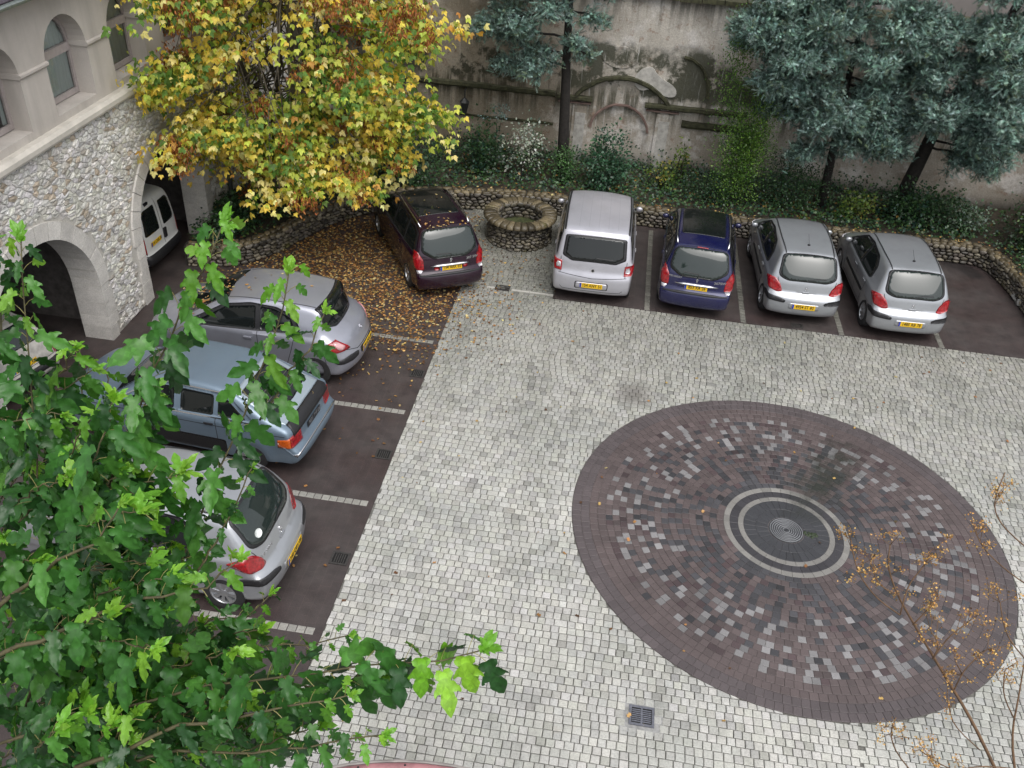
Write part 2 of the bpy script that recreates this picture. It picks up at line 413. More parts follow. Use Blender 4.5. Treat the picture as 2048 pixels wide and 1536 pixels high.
def car(name, sp, mat, label, cat='car', **k):
    sh = Shell(sp); root = empty(name, label=label, cat=cat, **k)
    me = bpy.data.meshes.new('body'); me.from_pydata(sh.V.tolist(), [], sh.F); me.update(); me.materials.append(mat); me.materials.append(M_seam)
    body = bpy.data.objects.new('body', me); COL.objects.link(body)
    cut = MB()
    for y in (sp['yr'], sp['yf']):
        for sd in (-1, 1):
            a, b = sorted((sd*(sp['w']-.27), sd*(sp['w']+.3))); rr = sp['r']+.035
            n = 28; vs = [(x, y+rr*math.cos(2*PI*i/n), sp['r']+.01+rr*math.sin(2*PI*i/n)) for x in (a, b) for i in range(n)]
            cut.add(vs, [(i, i+n, (i+1) % n+n, (i+1) % n) for i in range(n)]+[tuple(range(n)), tuple(range(n, 2*n))[::-1]])
    cm = cut.mesh('cutter'); cm.materials.append(mat); cm.materials.append(M_seam); cm.polygons.foreach_set('material_index', [1]*len(cm.polygons))
    co = bpy.data.objects.new('cutter', cm); COL.objects.link(co)
    md = body.modifiers.new('b', 'BOOLEAN'); md.operation = 'DIFFERENCE'; md.object = co; md.solver = 'EXACT'
    dg = bpy.context.evaluated_depsgraph_get(); dg.update(); nm = bpy.data.meshes.new_from_object(body.evaluated_get(dg))
    body.modifiers.clear(); body.data = nm; nm.name = 'body'; bpy.data.objects.remove(co); nm.polygons.foreach_set('use_smooth', [True]*len(nm.polygons)); nm.set_sharp_from_angle(angle=R(38))
    body.parent = root
    tm, rm = wheel(sp.get('wheel', 'eight'), sp['r'])
    for y in (sp['yr'], sp['yf']):
        for sd in (-1, 1):
            o = bpy.data.objects.new('wheel', tm); COL.objects.link(o); o.parent = root; o.location = (sd*(sp['w']-.115), y, sp['r']); o.rotation_euler = (random.uniform(0, 1), 0, 0 if sd > 0 else PI)
            q = bpy.data.objects.new('rim', rm); COL.objects.link(q); q.parent = o
    return root, sh
def tree_copy(o, parent=None):
    c = o.copy(); COL.objects.link(c)
    if parent: c.parent = parent
    for ch in list(o.children): tree_copy(ch, c)
    return c
def place(root, x, y, deg, s=1.0, zs=1.0):
    root.location = (x, y, 0); root.rotation_euler = (0, 0, R(deg)); root.scale = (s, s, s*zs)
SDR = (1, 0, 0)      # rays for the left flank; REAR for the tail
REAR = (0, 1, -.15); TOPR = (0, .75, -.66); FRONT = (0, -.75, -.66); TOP = (0, 0, -1); CORN = (.72, .68, -.12)
def side_glass(sh, root, seal, panes, glass=None, seal_mat=None):
    X = -sh.sp['w']
    sh.patch('window_seal', [(X, y, z) for y, z in seal], SDR, seal_mat or M_black, root, .003, 1, mirror=True, skirt=.01)
    for p in panes: sh.patch('side_window', [(X, y, z) for y, z in p], SDR, glass or M_glass, root, .010, 1, mirror=True, skirt=.006)
def wiper(sh, root, pts, d=REAR):
    L = [sh.hit(p, d, .022)[0] for p in pts]; m = MB(); m.tube(L, .009, 5); m.build('wiper', M_black, root)
def handles(sh, root, pos, mat, z=.82):
    for y in pos:
        for sd in (-1, 1):
            l, n = sh.hit((sd*sh.sp['w'], y, z), (-sd, 0, 0), .012); m = MB(); m.box(-.012, .012, -.08, .08, -.014, .014); o = m.build('door_handle', mat, root); o.location = l
def emblem(sh, root, z, kind, x=0., d=REAR):
    l, n = sh.hit((x, 0, z), d, .008); m = MB()
    if kind == 'ring':
        m.lathe([(.030, -.004), (.045, -.004), (.045, .004), (.030, .004), (.030, -.004)], 20, 'y'); m.lathe([(.03, 0), (.001, -.001)], 20, 'y', m=1)
    elif kind == 'diamond':
        for a, b in (((-.03, 0), (0, .045)), ((0, .045), (.03, 0)), ((.03, 0), (0, -.045)), ((0, -.045), (-.03, 0))): m.tube([(a[0], 0, a[1]), (b[0], 0, b[1])], .007, 4)
    else:  # standing heraldic lion
        m.tube([(.002, 0, .030), (-.006, 0, .012), (.004, 0, -.010), (.010, 0, -.040), (-.004, 0, -.046)], [.013, .014, .012, .007, .005], 5)
        m.tube([(-.004, 0, .016), (-.028, 0, .026)], .006, 4); m.tube([(-.002, 0, .002), (-.030, 0, .004)], .006, 4); m.tube([(.0, 0, -.014), (-.020, 0, -.036)], .007, 4)
        m.tube([(.010, 0, -.010), (.030, 0, .004), (.024, 0, .030)], .005, 4); m.tube([(-.008, 0, .034), (.006, 0, .042)], .010, 4)
    o = m.build('badge', [M_chrome, M_black], root); o.location = l; o.rotation_euler = n.to_track_quat('-Y', 'Z').to_euler(); return o
def badge_text(sh, root, s, x, z, size=.05, d=REAR):
    l, n = sh.hit((x, 0, z), d, .006); q = n.to_track_quat('Z', 'Y').to_euler()
    return text(s, size, M_chrome, root, l, q, 'badge_lettering', 1.25, .003)
def roof_rail(sh, root, x, y0, y1, mat, z=.045):
    for sd in (-1, 1):
        P = [sh.hit((sd*(x+.012*math.sin(i/8*PI)), y0+(y1-y0)*i/8, 0), TOP, (.004 if i in (0, 8) else z))[0] for i in range(9)]
        m = MB(); m.tube(P, .017, 6); m.build('roof_rail', mat, root, smooth=True)

# ---- silver three/five-door hatchback -------------------------------------------------
hatch = dict(w=.865, belt=.95, wedge=-.06, tumble=.30, tum2=.22, yr=.72, yf=3.33, r=.315, ledge=.025, cr=.17, cf=.26, taper=.06, groove=.60,
    prof=[(.14, .20), (.02, .27), (-.02, .42), (-.015, .60), (.03, .685), (.135, .715), (.15, .80), (.20, 1.00), (.36, 1.22), (.55, 1.43), (.68, 1.475), (1.1, 1.51), (1.7, 1.525), (2.2, 1.50),
          (2.55, 1.43), (3.0, 1.17), (3.3, 1.00), (3.5, .945), (3.95, .80), (4.12, .68), (4.20, .50), (4.20, .30), (4.08, .20)])
def make_hatch():
    root, sh = car('silver_hatchback', hatch, M_silver, 'x')
    sh.patch('rear_window', [(-.665, .3, 1.035), (-.60, .6, 1.435), (.60, .6, 1.435), (.665, .3, 1.035), (.45, .2, .975), (-.45, .2, .975)], TOPR, M_black, root, .003, 2)
    sh.patch('rear_glass', [(-.615, .3, 1.06), (-.555, .6, 1.40), (.555, .6, 1.40), (.615, .3, 1.06), (.42, .2, 1.0), (-.42, .2, 1.0)], TOPR, M_glassg, root, .012, 2, skirt=.006)
    sh.patch('windscreen', [(-.62, 3.28, 1.0), (-.52, 2.5, 1.44), (.52, 2.5, 1.44), (.62, 3.28, 1.0), (0, 3.36, .98)], FRONT, M_glass, root, .005, 1)
    side_glass(sh, root, [(.95, 1.04), (1.0, 1.27), (1.25, 1.41), (1.9, 1.455), (2.35, 1.41), (3.02, 1.04), (3.05, .985), (1.7, .975), (1.05, .985)],
        [[(1.02, 1.04), (1.08, 1.25), (1.3, 1.38), (1.78, 1.415), (1.78, 1.00), (1.1, 1.01)], [(1.87, 1.005), (1.87, 1.42), (2.32, 1.385), (2.90, 1.05), (2.92, 1.02)]])
    lamp = [(-.86, .60, .90), (-.845, .34, .985), (-.76, .22, .99), (-.665, .13, .88), (-.585, .10, .735), (-.70, .12, .715), (-.82, .25, .74)]
    for sd in (-1, 1):
        o = sh.patch('tail_lamp', [(p[0]*-sd, p[1], p[2]) for p in lamp], (CORN[0]*-sd, CORN[1], CORN[2]) if sd > 0 else CORN, M_red, root, .008, 1)[0]
        sh.patch('bumper_strip', [(p[0]*-sd, p[1], p[2]) for p in [(-.875, .55, .60), (-.86, .30, .665), (-.55, .02, .635), (-.44, -.01, .60), (-.46, -.02, .545), (-.70, .02, .545), (-.87, .40, .545)]], (.6*-sd if sd > 0 else .6, .8, 0), M_black, root, .010, 1)
    sh.ribbons('panel_gap', [([(-.72, .1, .755), (-.66, 0, .735), (0, 0, .725), (.66, 0, .735), (.72, .1, .755)], REAR), ([(-.66, .28, 1.0), (-.60, .08, .86), (-.55, .08, .73)], REAR), ([(.66, .28, 1.0), (.60, .08, .86), (.55, .08, .73)], REAR), ([(-.56, .6, 1.462), (.56, .6, 1.462)], TOP)], .012, M_seam, root)
    sh.ribbons('door_gap', [([(-1, 2.98, .98), (-1, 2.9, .6), (-1, 2.86, .3)], SDR), ([(-1, 1.83, .98), (-1, 1.82, .3)], SDR), ([(-1, 1.02, .98), (-1, 1.12, .7), (-1, 1.25, .35)], SDR), ([(-1, 2.86, .32), (-1, 1.25, .32)], SDR)], .011, M_seam, root, mirror=True)
    sh.patch('side_moulding', [(-.9, 1.22, .56), (-.9, 2.82, .56), (-.9, 2.82, .63), (-.9, 1.20, .63)], SDR, M_black, root, .010, 1, mirror=True)
    sh.ribbons('roof_strip', [([(-.535, .62, 1), (-.565, 1.3, 1), (-.565, 1.9, 1), (-.53, 2.48, 1)], TOP)], .026, M_black, root, .006, mirror=True)
    handles(sh, root, (1.18, 2.0), M_silver, .86); mirror_part(sh, root, 2.86, 1.03, M_silver)
    wiper(sh, root, [(-.02, .2, 1.0), (.16, .25, 1.045), (.40, .25, 1.05)])
    b = emblem(sh, root, .865, 'lion'); m = MB(); m.box(-.075, .075, -.012, .012, -.018, .018); h = m.build('boot_handle', M_silver, root); h.location = sh.hit((0, 0, .775), REAR, .006)[0]
    sh.patch('plate_recess', [(-.34, 0, .42), (-.34, 0, .555), (.34, 0, .555), (.34, 0, .42)], (0, 1, 0), M_silver, root, .004, 1)
    l, n = sh.hit((0, .95, 1), TOP, 0); m = MB(); m.lathe([(.035, 0), (.03, .02), (.008, .03)], 10, 'z'); m.tube([(0, 0, .02), (0, .05, .05), (0, .26, .15)], [.006, .004, .003], 5); a = m.build('roof_aerial', M_black, root); a.location = l
    sh.patch('head_lamp', [(-.80, 3.72, .82), (-.86, 3.60, .78), (-.83, 3.95, .62), (-.55, 4.12, .62), (-.52, 4.05, .74)], (.5, -.85, -.3), M_clear, root, .006, 1, mirror=True)
    return root, sh
# ---- estate (station wagon) -----------------------------------------------------------
wagon = dict(w=.865, belt=.96, wedge=-.05, tumble=.27, tum2=.2, yr=.84, yf=3.55, r=.315, cr=.16, cf=.26, taper=.06, wheel='six', groove=.60,
    prof=[(.12, .20), (.01, .27), (-.02, .42), (-.015, .56), (.03, .63), (.09, .66), (.10, .80), (.14, 1.00), (.26, 1.26), (.40, 1.47), (.55, 1.53), (1.2, 1.57), (2.0, 1.57), (2.5, 1.53), (2.75, 1.46),
          (3.2, 1.19), (3.52, 1.00), (3.7, .95), (4.18, .80), (4.34, .68), (4.42, .50), (4.42, .30), (4.3, .20)])
def make_wagon(name, mat, label, plate_s, model_t, maker=None, brake=False, **k):
    root, sh = car(name, wagon, mat, label, **k)
    sh.patch('rear_window', [(-.685, .3, 1.03), (-.60, .5, 1.46), (.60, .5, 1.46), (.685, .3, 1.03), (.4, .1, .955), (-.4, .1, .955)], TOPR, M_black, root, .003, 2)
    sh.patch('rear_glass', [(-.65, .3, 1.05), (-.57, .5, 1.44), (.57, .5, 1.44), (.65, .3, 1.05), (.38, .1, .98), (-.38, .1, .98)], TOPR, M_glassg, root, .012, 2, skirt=.006)
    sh.patch('windscreen', [(-.62, 3.50, 1.0), (-.52, 2.72, 1.46), (.52, 2.72, 1.46), (.62, 3.50, 1.0), (0, 3.58, .98)], FRONT, M_glass, root, .005, 1)
    side_glass(sh, root, [(.36, 1.06), (.52, 1.40), (.8, 1.475), (2.0, 1.50), (2.55, 1.43), (3.22, 1.04), (3.25, .985), (1.7, .985), (.5, 1.0)],
        [[(.46, 1.07), (.58, 1.37), (.85, 1.44), (1.12, 1.45), (1.12, 1.02), (.55, 1.03)], [(1.2, 1.02), (1.2, 1.455), (1.98, 1.465), (1.98, 1.01)], [(2.07, 1.01), (2.07, 1.46), (2.52, 1.40), (3.10, 1.05), (3.12, 1.02)]])
    lamp = [(-.865, .42, 1.06), (-.82, .22, 1.08), (-.715, .12, .92), (-.70, .09, .72), (-.73, .09, .69), (-.84, .18, .69), (-.87, .32, .80)]
    for sd in (-1, 1):
        f = lambda P, sd=sd: [(p[0]*-sd, p[1], p[2]) for p in P]; dd = (CORN[0]*-sd if sd > 0 else CORN[0], CORN[1], 0)
        sh.patch('tail_lamp', f(lamp), dd, M_red, root, .008, 1)
        sh.patch('reversing_lamp', f([(-.73, .09, .685), (-.735, .1, .62), (-.82, .14, .62), (-.835, .18, .685)]), dd, M_clear, root, .008, 0)
        if not brake: sh.patch('rear_reflector', f([(-.29, 0, .70), (-.29, 0, .77), (-.40, 0, .77), (-.40, 0, .70)]), REAR, M_red, root, .009, 1)
    sh.ribbons('panel_gap', [([(-.70, .1, .69), (0, 0, .675), (.70, .1, .69)], REAR), ([(-.70, .28, 1.06), (-.70, .08, .86), (-.69, .08, .69)], REAR), ([(.70, .28, 1.06), (.70, .08, .86), (.69, .08, .69)], REAR), ([(-.56, .5, 1.51), (.56, .5, 1.51)], TOP)], .012, M_seam, root)
    sh.ribbons('door_gap', [([(-1, 3.18, .98), (-1, 3.1, .6), (-1, 3.06, .3)], SDR), ([(-1, 2.03, .98), (-1, 2.02, .3)], SDR), ([(-1, 1.16, .98), (-1, 1.26, .7), (-1, 1.4, .35)], SDR)], .011, M_seam, root, mirror=True)
    sh.patch('bumper_strip', [(-.74, .02, .60), (-.4, -.01, .625), (.4, -.01, .625), (.74, .02, .60), (.74, .02, .575), (0, -.02, .585), (-.74, .02, .575)], (0, 1, 0), M_black, root, .010, 1)
    m = MB(); P = [sh.hit((x, 0, .80), REAR, .022)[0] for x in (-.50, -.3, 0, .3, .50)]; m.tube(P, [.006, .026, .028, .026, .006], 8); m.build('boot_trim', M_chrome, root, smooth=True)
    sh.patch('glass_roof', [(-.50, 1.05, 1.5), (-.52, 2.0, 1.5), (-.50, 2.62, 1.5), (.50, 2.62, 1.5), (.52, 2.0, 1.5), (.50, 1.05, 1.5)], TOP, M_glass, root, .005, 1)
    roof_rail(sh, root, .575, .62, 2.45, M_chrome)
    handles(sh, root, (1.4, 2.2), mat, .86); mirror_part(sh, root, 3.06, 1.03, mat)
    wiper(sh, root, [(.03, .12, .97), (.0, .2, 1.02), (-.33, .2, 1.03)])
    plate(sh, .725, plate_s, root, tilt=-.08); emblem(sh, root, .905, 'lion')
    badge_text(sh, root, model_t, .52, .90, .075)
    if maker: badge_text(sh, root, maker, -.50, .93, .055)
    if brake: sh.patch('brake_lamp', [(-.13, .5, 1.475), (-.12, .5, 1.505), (.12, .5, 1.505), (.13, .5, 1.475)], TOPR, M_red, root, .012, 1)
    return root, sh
# ---- tall six-seat people carrier ------------------------------------------------------
mpv = dict(w=.935, belt=.98, wedge=0, tumble=.13, tum2=.10, yr=.66, yf=3.32, r=.315, cr=.13, cf=.30, taper=.05, ledge=.045, crown=.04, k=.06,
    prof=[(.12, .22), (.02, .28), (-.02, .42), (-.01, .66), (.03, .72), (.07, .80), (.09, 1.00), (.20, 1.28), (.30, 1.55), (.40, 1.63), (.8, 1.685), (1.6, 1.70), (2.3, 1.68), (2.7, 1.60),
          (3.15, 1.25), (3.4, 1.05), (3.55, 1.0), (3.9, .86), (4.02, .66), (4.04, .42), (4.0, .26), (3.9, .2)])
def make_mpv():
    root, sh = car('people_carrier', mpv, M_multi, 'silver people carrier with a tall rear window beside the stone well')
    sh.patch('rear_window', [(-.725, .2, 1.06), (-.69, .3, 1.53), (.69, .3, 1.53), (.725, .2, 1.06), (.5, .1, 1.0), (-.5, .1, 1.0)], TOPR, M_black, root, .004, 1)
    sh.patch('rear_glass', [(-.66, .2, 1.09), (-.63, .3, 1.49), (.63, .3, 1.49), (.66, .2, 1.09), (.45, .1, 1.04), (-.45, .1, 1.04)], TOPR, M_glass, root, .012, 1, skirt=.006)
    sh.patch('windscreen', [(-.70, 3.36, 1.08), (-.66, 2.68, 1.6), (.66, 2.68, 1.6), (.70, 3.36, 1.08)], FRONT, M_glass, root, .005, 1)
    side_glass(sh, root, [(.28, 1.10), (.40, 1.53), (.6, 1.57), (2.5, 1.585), (3.15, 1.10), (3.1, 1.04), (.36, 1.02)],
        [[(.36, 1.11), (.46, 1.50), (.95, 1.53), (.95, 1.07), (.42, 1.07)], [(1.03, 1.07), (1.03, 1.535), (1.88, 1.54), (1.88, 1.07)], [(1.96, 1.07), (1.96, 1.54), (2.45, 1.54), (3.02, 1.12), (3.0, 1.08)]])
    for sd in (-1, 1):
        f = lambda P, sd=sd: [(p[0]*-sd, p[1], p[2]) for p in P]; dd = (.5*-sd if sd > 0 else .5, .86, 0)
        sh.patch('tail_lamp', f([(-.925, .24, .99), (-.75, .08, .96), (-.735, .06, .74), (-.90, .12, .74), (-.93, .2, .80)]), dd, M_red, root, .012, 0)
        sh.patch('reversing_lamp', f([(-.84, .12, .93), (-.775, .08, .91), (-.775, .06, .81), (-.86, .1, .80), (-.87, .12, .86)]), dd, M_clear, root, .018, 0)
    sh.ribbons('panel_gap', [([(-.78, .1, .70), (0, 0, .655), (.78, .1, .70)], REAR), ([(-.75, .2, 1.04), (-.74, .08, .70)], REAR), ([(.75, .2, 1.04), (.74, .08, .70)], REAR), ([(-.70, .2, 1.56), (.70, .2, 1.56)], TOPR), ([(-.72, 0, .40), (-.66, 0, .345), (.66, 0, .345), (.72, 0, .40)], (0, 1, 0))], .012, M_seam, root)
    sh.ribbons('door_gap', [([(-1, 2.98, 1.04), (-1, 2.9, .3)], SDR), ([(-1, 1.92, 1.04), (-1, 1.9, .3)], SDR), ([(-1, 1.0, 1.04), (-1, 1.1, .7), (-1, 1.16, .35)], SDR)], .011, M_seam, root, mirror=True)
    sh.patch('roof_strip', [(-.735, .42, 1.6), (-.75, 1.5, 1.6), (-.735, 2.55, 1.6), (-.70, 2.55, 1.6), (-.715, 1.5, 1.6), (-.70, .42, 1.6)], TOP, M_black, root, .008, 0, mirror=True)
    sh.ribbons('roof_groove', [([(x, .5, 1.6), (x, 2.5, 1.6)], TOP) for x in (-.42, -.2, .02, .24, .46)], .008, simple('groove_grey', (.28, .28, .31), .5), root)
    handles(sh, root, (1.2, 2.1), M_multi, .88); mirror_part(sh, root, 2.95, 1.12, M_multi)
    sh.patch('plate_recess', [(-.38, 0, .40), (-.38, 0, .57), (.38, 0, .57), (.38, 0, .40)], (0, 1, 0), M_seam, root, .003, 1)
    sh.patch('plate_surround', [(-.36, 0, .41), (-.36, 0, .555), (.36, 0, .555), (.36, 0, .41)], (0, 1, 0), M_multi, root, .006, 1)
    plate(sh, .49, '154 ANY 51', root); emblem(sh, root, .83, 'ring'); wiper(sh, root, [(0, .1, 1.03), (.05, .15, 1.09), (.42, .15, 1.08)])
    return root, sh
# ---- grey hatchback with an upright rear window over a bustle tail ---------------------
bustle = dict(w=.885, belt=.93, wedge=-.10, tumble=.30, tum2=.25, yr=.76, yf=3.385, r=.32, cr=.30, pr=2.6, cf=.28, taper=.08, wheel='steel', ledge=.03, k=.08,
    prof=[(.16, .20), (.03, .27), (-.02, .44), (-.01, .60), (.04, .68), (.07, .80), (.15, .91), (.33, .99), (.42, 1.03), (.50, 1.22), (.53, 1.36), (.62, 1.42), (1.1, 1.47), (1.7, 1.485), (2.2, 1.45),
          (2.6, 1.37), (3.1, 1.12), (3.38, .985), (3.5, .94), (3.98, .79), (4.14, .67), (4.21, .48), (4.2, .28), (4.1, .2)])
def make_bustle():
    root, sh = car('grey_hatchback', bustle, M_grey, 'metallic grey hatchback with leaves on its windscreen and an upright rear window')
    sh.patch('rear_window', [(-.66, .75, 1.05), (-.60, .75, 1.40), (.60, .75, 1.40), (.66, .75, 1.05), (.4, .4, 1.02), (-.4, .4, 1.02)], (0, .97, -.25), M_black, root, .004, 1)
    sh.patch('rear_glass', [(-.62, .75, 1.07), (-.57, .75, 1.38), (.57, .75, 1.38), (.62, .75, 1.07), (.4, .4, 1.04), (-.4, .4, 1.04)], (0, .97, -.25), M_glass, root, .012, 1, skirt=.006)
    sh.patch('windscreen', [(-.66, 3.28, 1.0), (-.54, 2.45, 1.42), (0, 2.52, 1.4), (.54, 2.45, 1.42), (.66, 3.28, 1.0), (0, 3.42, .97)], FRONT, M_glass, root, .005, 1)
    side_glass(sh, root, [(.98, 1.06), (1.1, 1.28), (1.45, 1.39), (1.95, 1.41), (2.45, 1.34), (3.12, 1.0), (3.12, .95), (1.7, .97), (1.05, 1.0)],
        [[(1.08, 1.06), (1.18, 1.25), (1.48, 1.355), (1.75, 1.37), (1.75, .995), (1.12, 1.02)], [(1.84, .995), (1.84, 1.375), (2.4, 1.31), (3.0, .99), (3.0, .975)]])
    lamp = [(-.885, .62, .80), (-.86, .40, .90), (-.80, .27, .93), (-.66, .10, .78), (-.62, .07, .72), (-.75, .12, .715), (-.885, .42, .715)]
    for sd in (-1, 1):
        f = lambda P, sd=sd: [(p[0]*-sd, p[1], p[2]) for p in P]; s1 = -1 if sd > 0 else 1
        sh.patch('tail_lamp', f(lamp), (.75*s1, .66, -.1), M_red, root, .008, 0)
        sh.patch('lamp_lens', f([(-.845, .36, .885), (-.80, .27, .90), (-.70, .14, .79), (-.74, .17, .74), (-.80, .26, .755)]), (.75*s1, .66, -.1), simple('pink_lens', (.62, .35, .36), .1, .2, Coat_Weight=1.), root, .013, 1)
        sh.patch('bumper_strip', f([(-.86, .40, .56), (-.66, .05, .60), (-.42, -.01, .585), (-.42, -.01, .50), (-.62, .0, .47), (-.84, .28, .485)]), (.6*s1, .8, 0), M_black, root, .010, 1)
    sh.ribbons('panel_gap', [([(-.64, .1, .715), (-.4, 0, .63), (.4, 0, .63), (.64, .1, .715)], REAR), ([(-.60, .6, 1.43), (.60, .6, 1.43)], TOP), ([(-.85, .55, .7), (-.86, .50, .45)], (.9, .4, 0))], .012, M_seam, root)
    sh.ribbons('door_gap', [([(-1, 3.10, .96), (-1, 3.02, .6), (-1, 2.98, .3)], SDR), ([(-1, 1.80, .98), (-1, 1.79, .3)], SDR), ([(-1, 1.08, .98), (-1, 1.16, .7), (-1, 1.28, .35)], SDR)], .011, M_seam, root, mirror=True)
    sh.patch('boot_plinth', [(-.30, 0, .47), (-.32, 0, .60), (.32, 0, .60), (.30, 0, .47)], (0, 1, 0), M_black, root, .004, 1)
    sh.ribbons('roof_strip', [([(-.53, .70, 1), (-.565, 1.3, 1), (-.565, 1.9, 1), (-.53, 2.4, 1)], TOP)], .014, M_seam, root, .004, mirror=True)
    handles(sh, root, (1.3, 1.98), M_grey, .84); mirror_part(sh, root, 2.92, .99, M_grey); plate(sh, .545, '346 QKR 06', root); emblem(sh, root, .85, 'diamond')
    sh.patch('yellow_sticker', [(-.30, .45, 1.07), (-.30, .45, 1.20), (-.14, .45, 1.20), (-.14, .45, 1.07)], (0, .97, -.25), simple('sticker_yellow', (.62, .66, .10), .5), root, .011, 0)
    wiper(sh, root, [(0, .4, 1.05), (-.03, .45, 1.09), (.33, .45, 1.08)], (0, .97, -.25))
    return root, sh
# ---- old blue-grey notch hatch ---------------------------------------------------------
notch = dict(w=.86, belt=.90, wedge=-.06, tumble=.34, tum2=.22, yr=.86, yf=3.50, r=.30, cr=.09, pr=4, cf=.14, taper=.05, wheel='six', ledge=.02, k=.05, crown=.03,
    prof=[(.12, .24), (.02, .28), (-.06, .36), (-.07, .50), (-.01, .56), (.05, .60), (.06, .78), (.08, .90), (.22, .955), (.40, 1.0), (.70, 1.14), (1.00, 1.29), (1.25, 1.37), (1.6, 1.405), (2.3, 1.41), (2.7, 1.36),
          (3.05, 1.14), (3.35, .95), (3.5, .91), (4.25, .78), (4.42, .70), (4.52, .52), (4.50, .30), (4.4, .22)])
def make_notch():
    root, sh = car('blue_grey_car', notch, M_steel, 'old blue-grey hatchback with a sloping heated rear window and black boot spoiler')
    LG = simple('pale_blue_paint', (.30, .36, .41), .35, .3, Coat_Weight=.6)
    sh.patch('window_frame', [(-.68, .30, 1.0), (-.60, 1.12, 1.35), (.60, 1.12, 1.35), (.68, .30, 1.0), (.66, .22, .96), (-.66, .22, .96)], (0, .45, -.9), LG, root, .004, 0)
    sh.patch('rear_window', [(-.57, .42, 1.02), (-.52, 1.04, 1.31), (.52, 1.04, 1.31), (.57, .42, 1.02), (0, .38, 1.0)], (0, .45, -.9), M_glass, root, .008, 1)
    sh.ribbons('heater_line', [([(-.50, y, 1.1), (.50, y, 1.1)], (0, .45, -.9)) for y in np.linspace(.50, .98, 7)], .008, simple('heater_brown', (.09, .08, .07), .4), root, .011)
    sh.patch('boot_spoiler', [(-.70, .07, .80), (-.69, .10, .92), (-.66, .22, .95), (.66, .22, .95), (.69, .10, .92), (.70, .07, .80)], (0, .7, -.7), M_black, root, .016, 0)
    sh.patch('windscreen', [(-.64, 3.32, .97), (-.54, 2.68, 1.36), (.54, 2.68, 1.36), (.64, 3.32, .97)], FRONT, M_glass, root, .005, 1)
    side_glass(sh, root, [(.75, 1.0), (1.18, 1.29), (1.5, 1.33), (2.45, 1.34), (3.1, 1.0), (3.08, .95), (.8, .955)],
        [[(.86, .985), (1.22, 1.255), (1.36, 1.27), (1.36, .98)], [(1.44, .98), (1.44, 1.28), (2.02, 1.295), (2.02, .975)], [(2.14, .975), (2.14, 1.295), (2.42, 1.295), (2.97, 1.0), (2.96, .975)]], seal_mat=M_steel)
    sh.ribbons('window_trim', [([(-1, .74, .945), (-1, 3.1, .935)], SDR), ([(-1, 1.2, 1.32), (-1, 2.45, 1.355), (-1, 3.08, 1.01)], SDR)], .018, M_chrome, root, .006, mirror=True)
    for sd in (-1, 1):
        f = lambda P, sd=sd: [(p[0]*-sd, p[1], p[2]) for p in P]; s1 = -1 if sd > 0 else 1
        sh.patch('tail_lamp', f([(-.80, .07, .60), (-.80, .08, .80), (-.48, .05, .80), (-.48, .05, .60)]), (.15*s1, 1, -.1), M_red, root, .010, 0)
        sh.patch('indicator_lamp', f([(-.862, .30, .60), (-.86, .30, .74), (-.80, .08, .795), (-.80, .08, .60)]), (.7*s1, .7, 0), M_amber, root, .010, 0)
    sh.patch('rear_bumper', [(-.86, .45, .52), (-.84, .1, .56), (-.78, -.04, .565), (.78, -.04, .565), (.84, .1, .56), (.86, .45, .52), (.80, .0, .47), (-.80, .0, .47)], (0, .6, -.8), M_chrome, root, .012, 0)
    sh.patch('lower_flank', [(-.9, 1.25, .30), (-.9, 1.25, .56), (-.9, 3.1, .56), (-.9, 3.1, .30)], SDR, M_black, root, .005, 1, mirror=True)
    sh.ribbons('door_gap', [([(-1, 3.05, .95), (-1, 3.0, .3)], SDR), ([(-1, 2.08, 1.3), (-1, 2.08, .3)], SDR), ([(-1, 1.40, .95), (-1, 1.40, .55), (-1, 1.25, .35)], SDR), ([(-1, .2, .82), (-1, 3.9, .80)], SDR)], .012, M_seam, root, mirror=True)
    handles(sh, root, (1.52, 2.22), M_black, .84); mirror_part(sh, root, 2.9, 1.0, M_black); plate(sh, .70, '9031 TW 26', root, dark=True)
    return root, sh
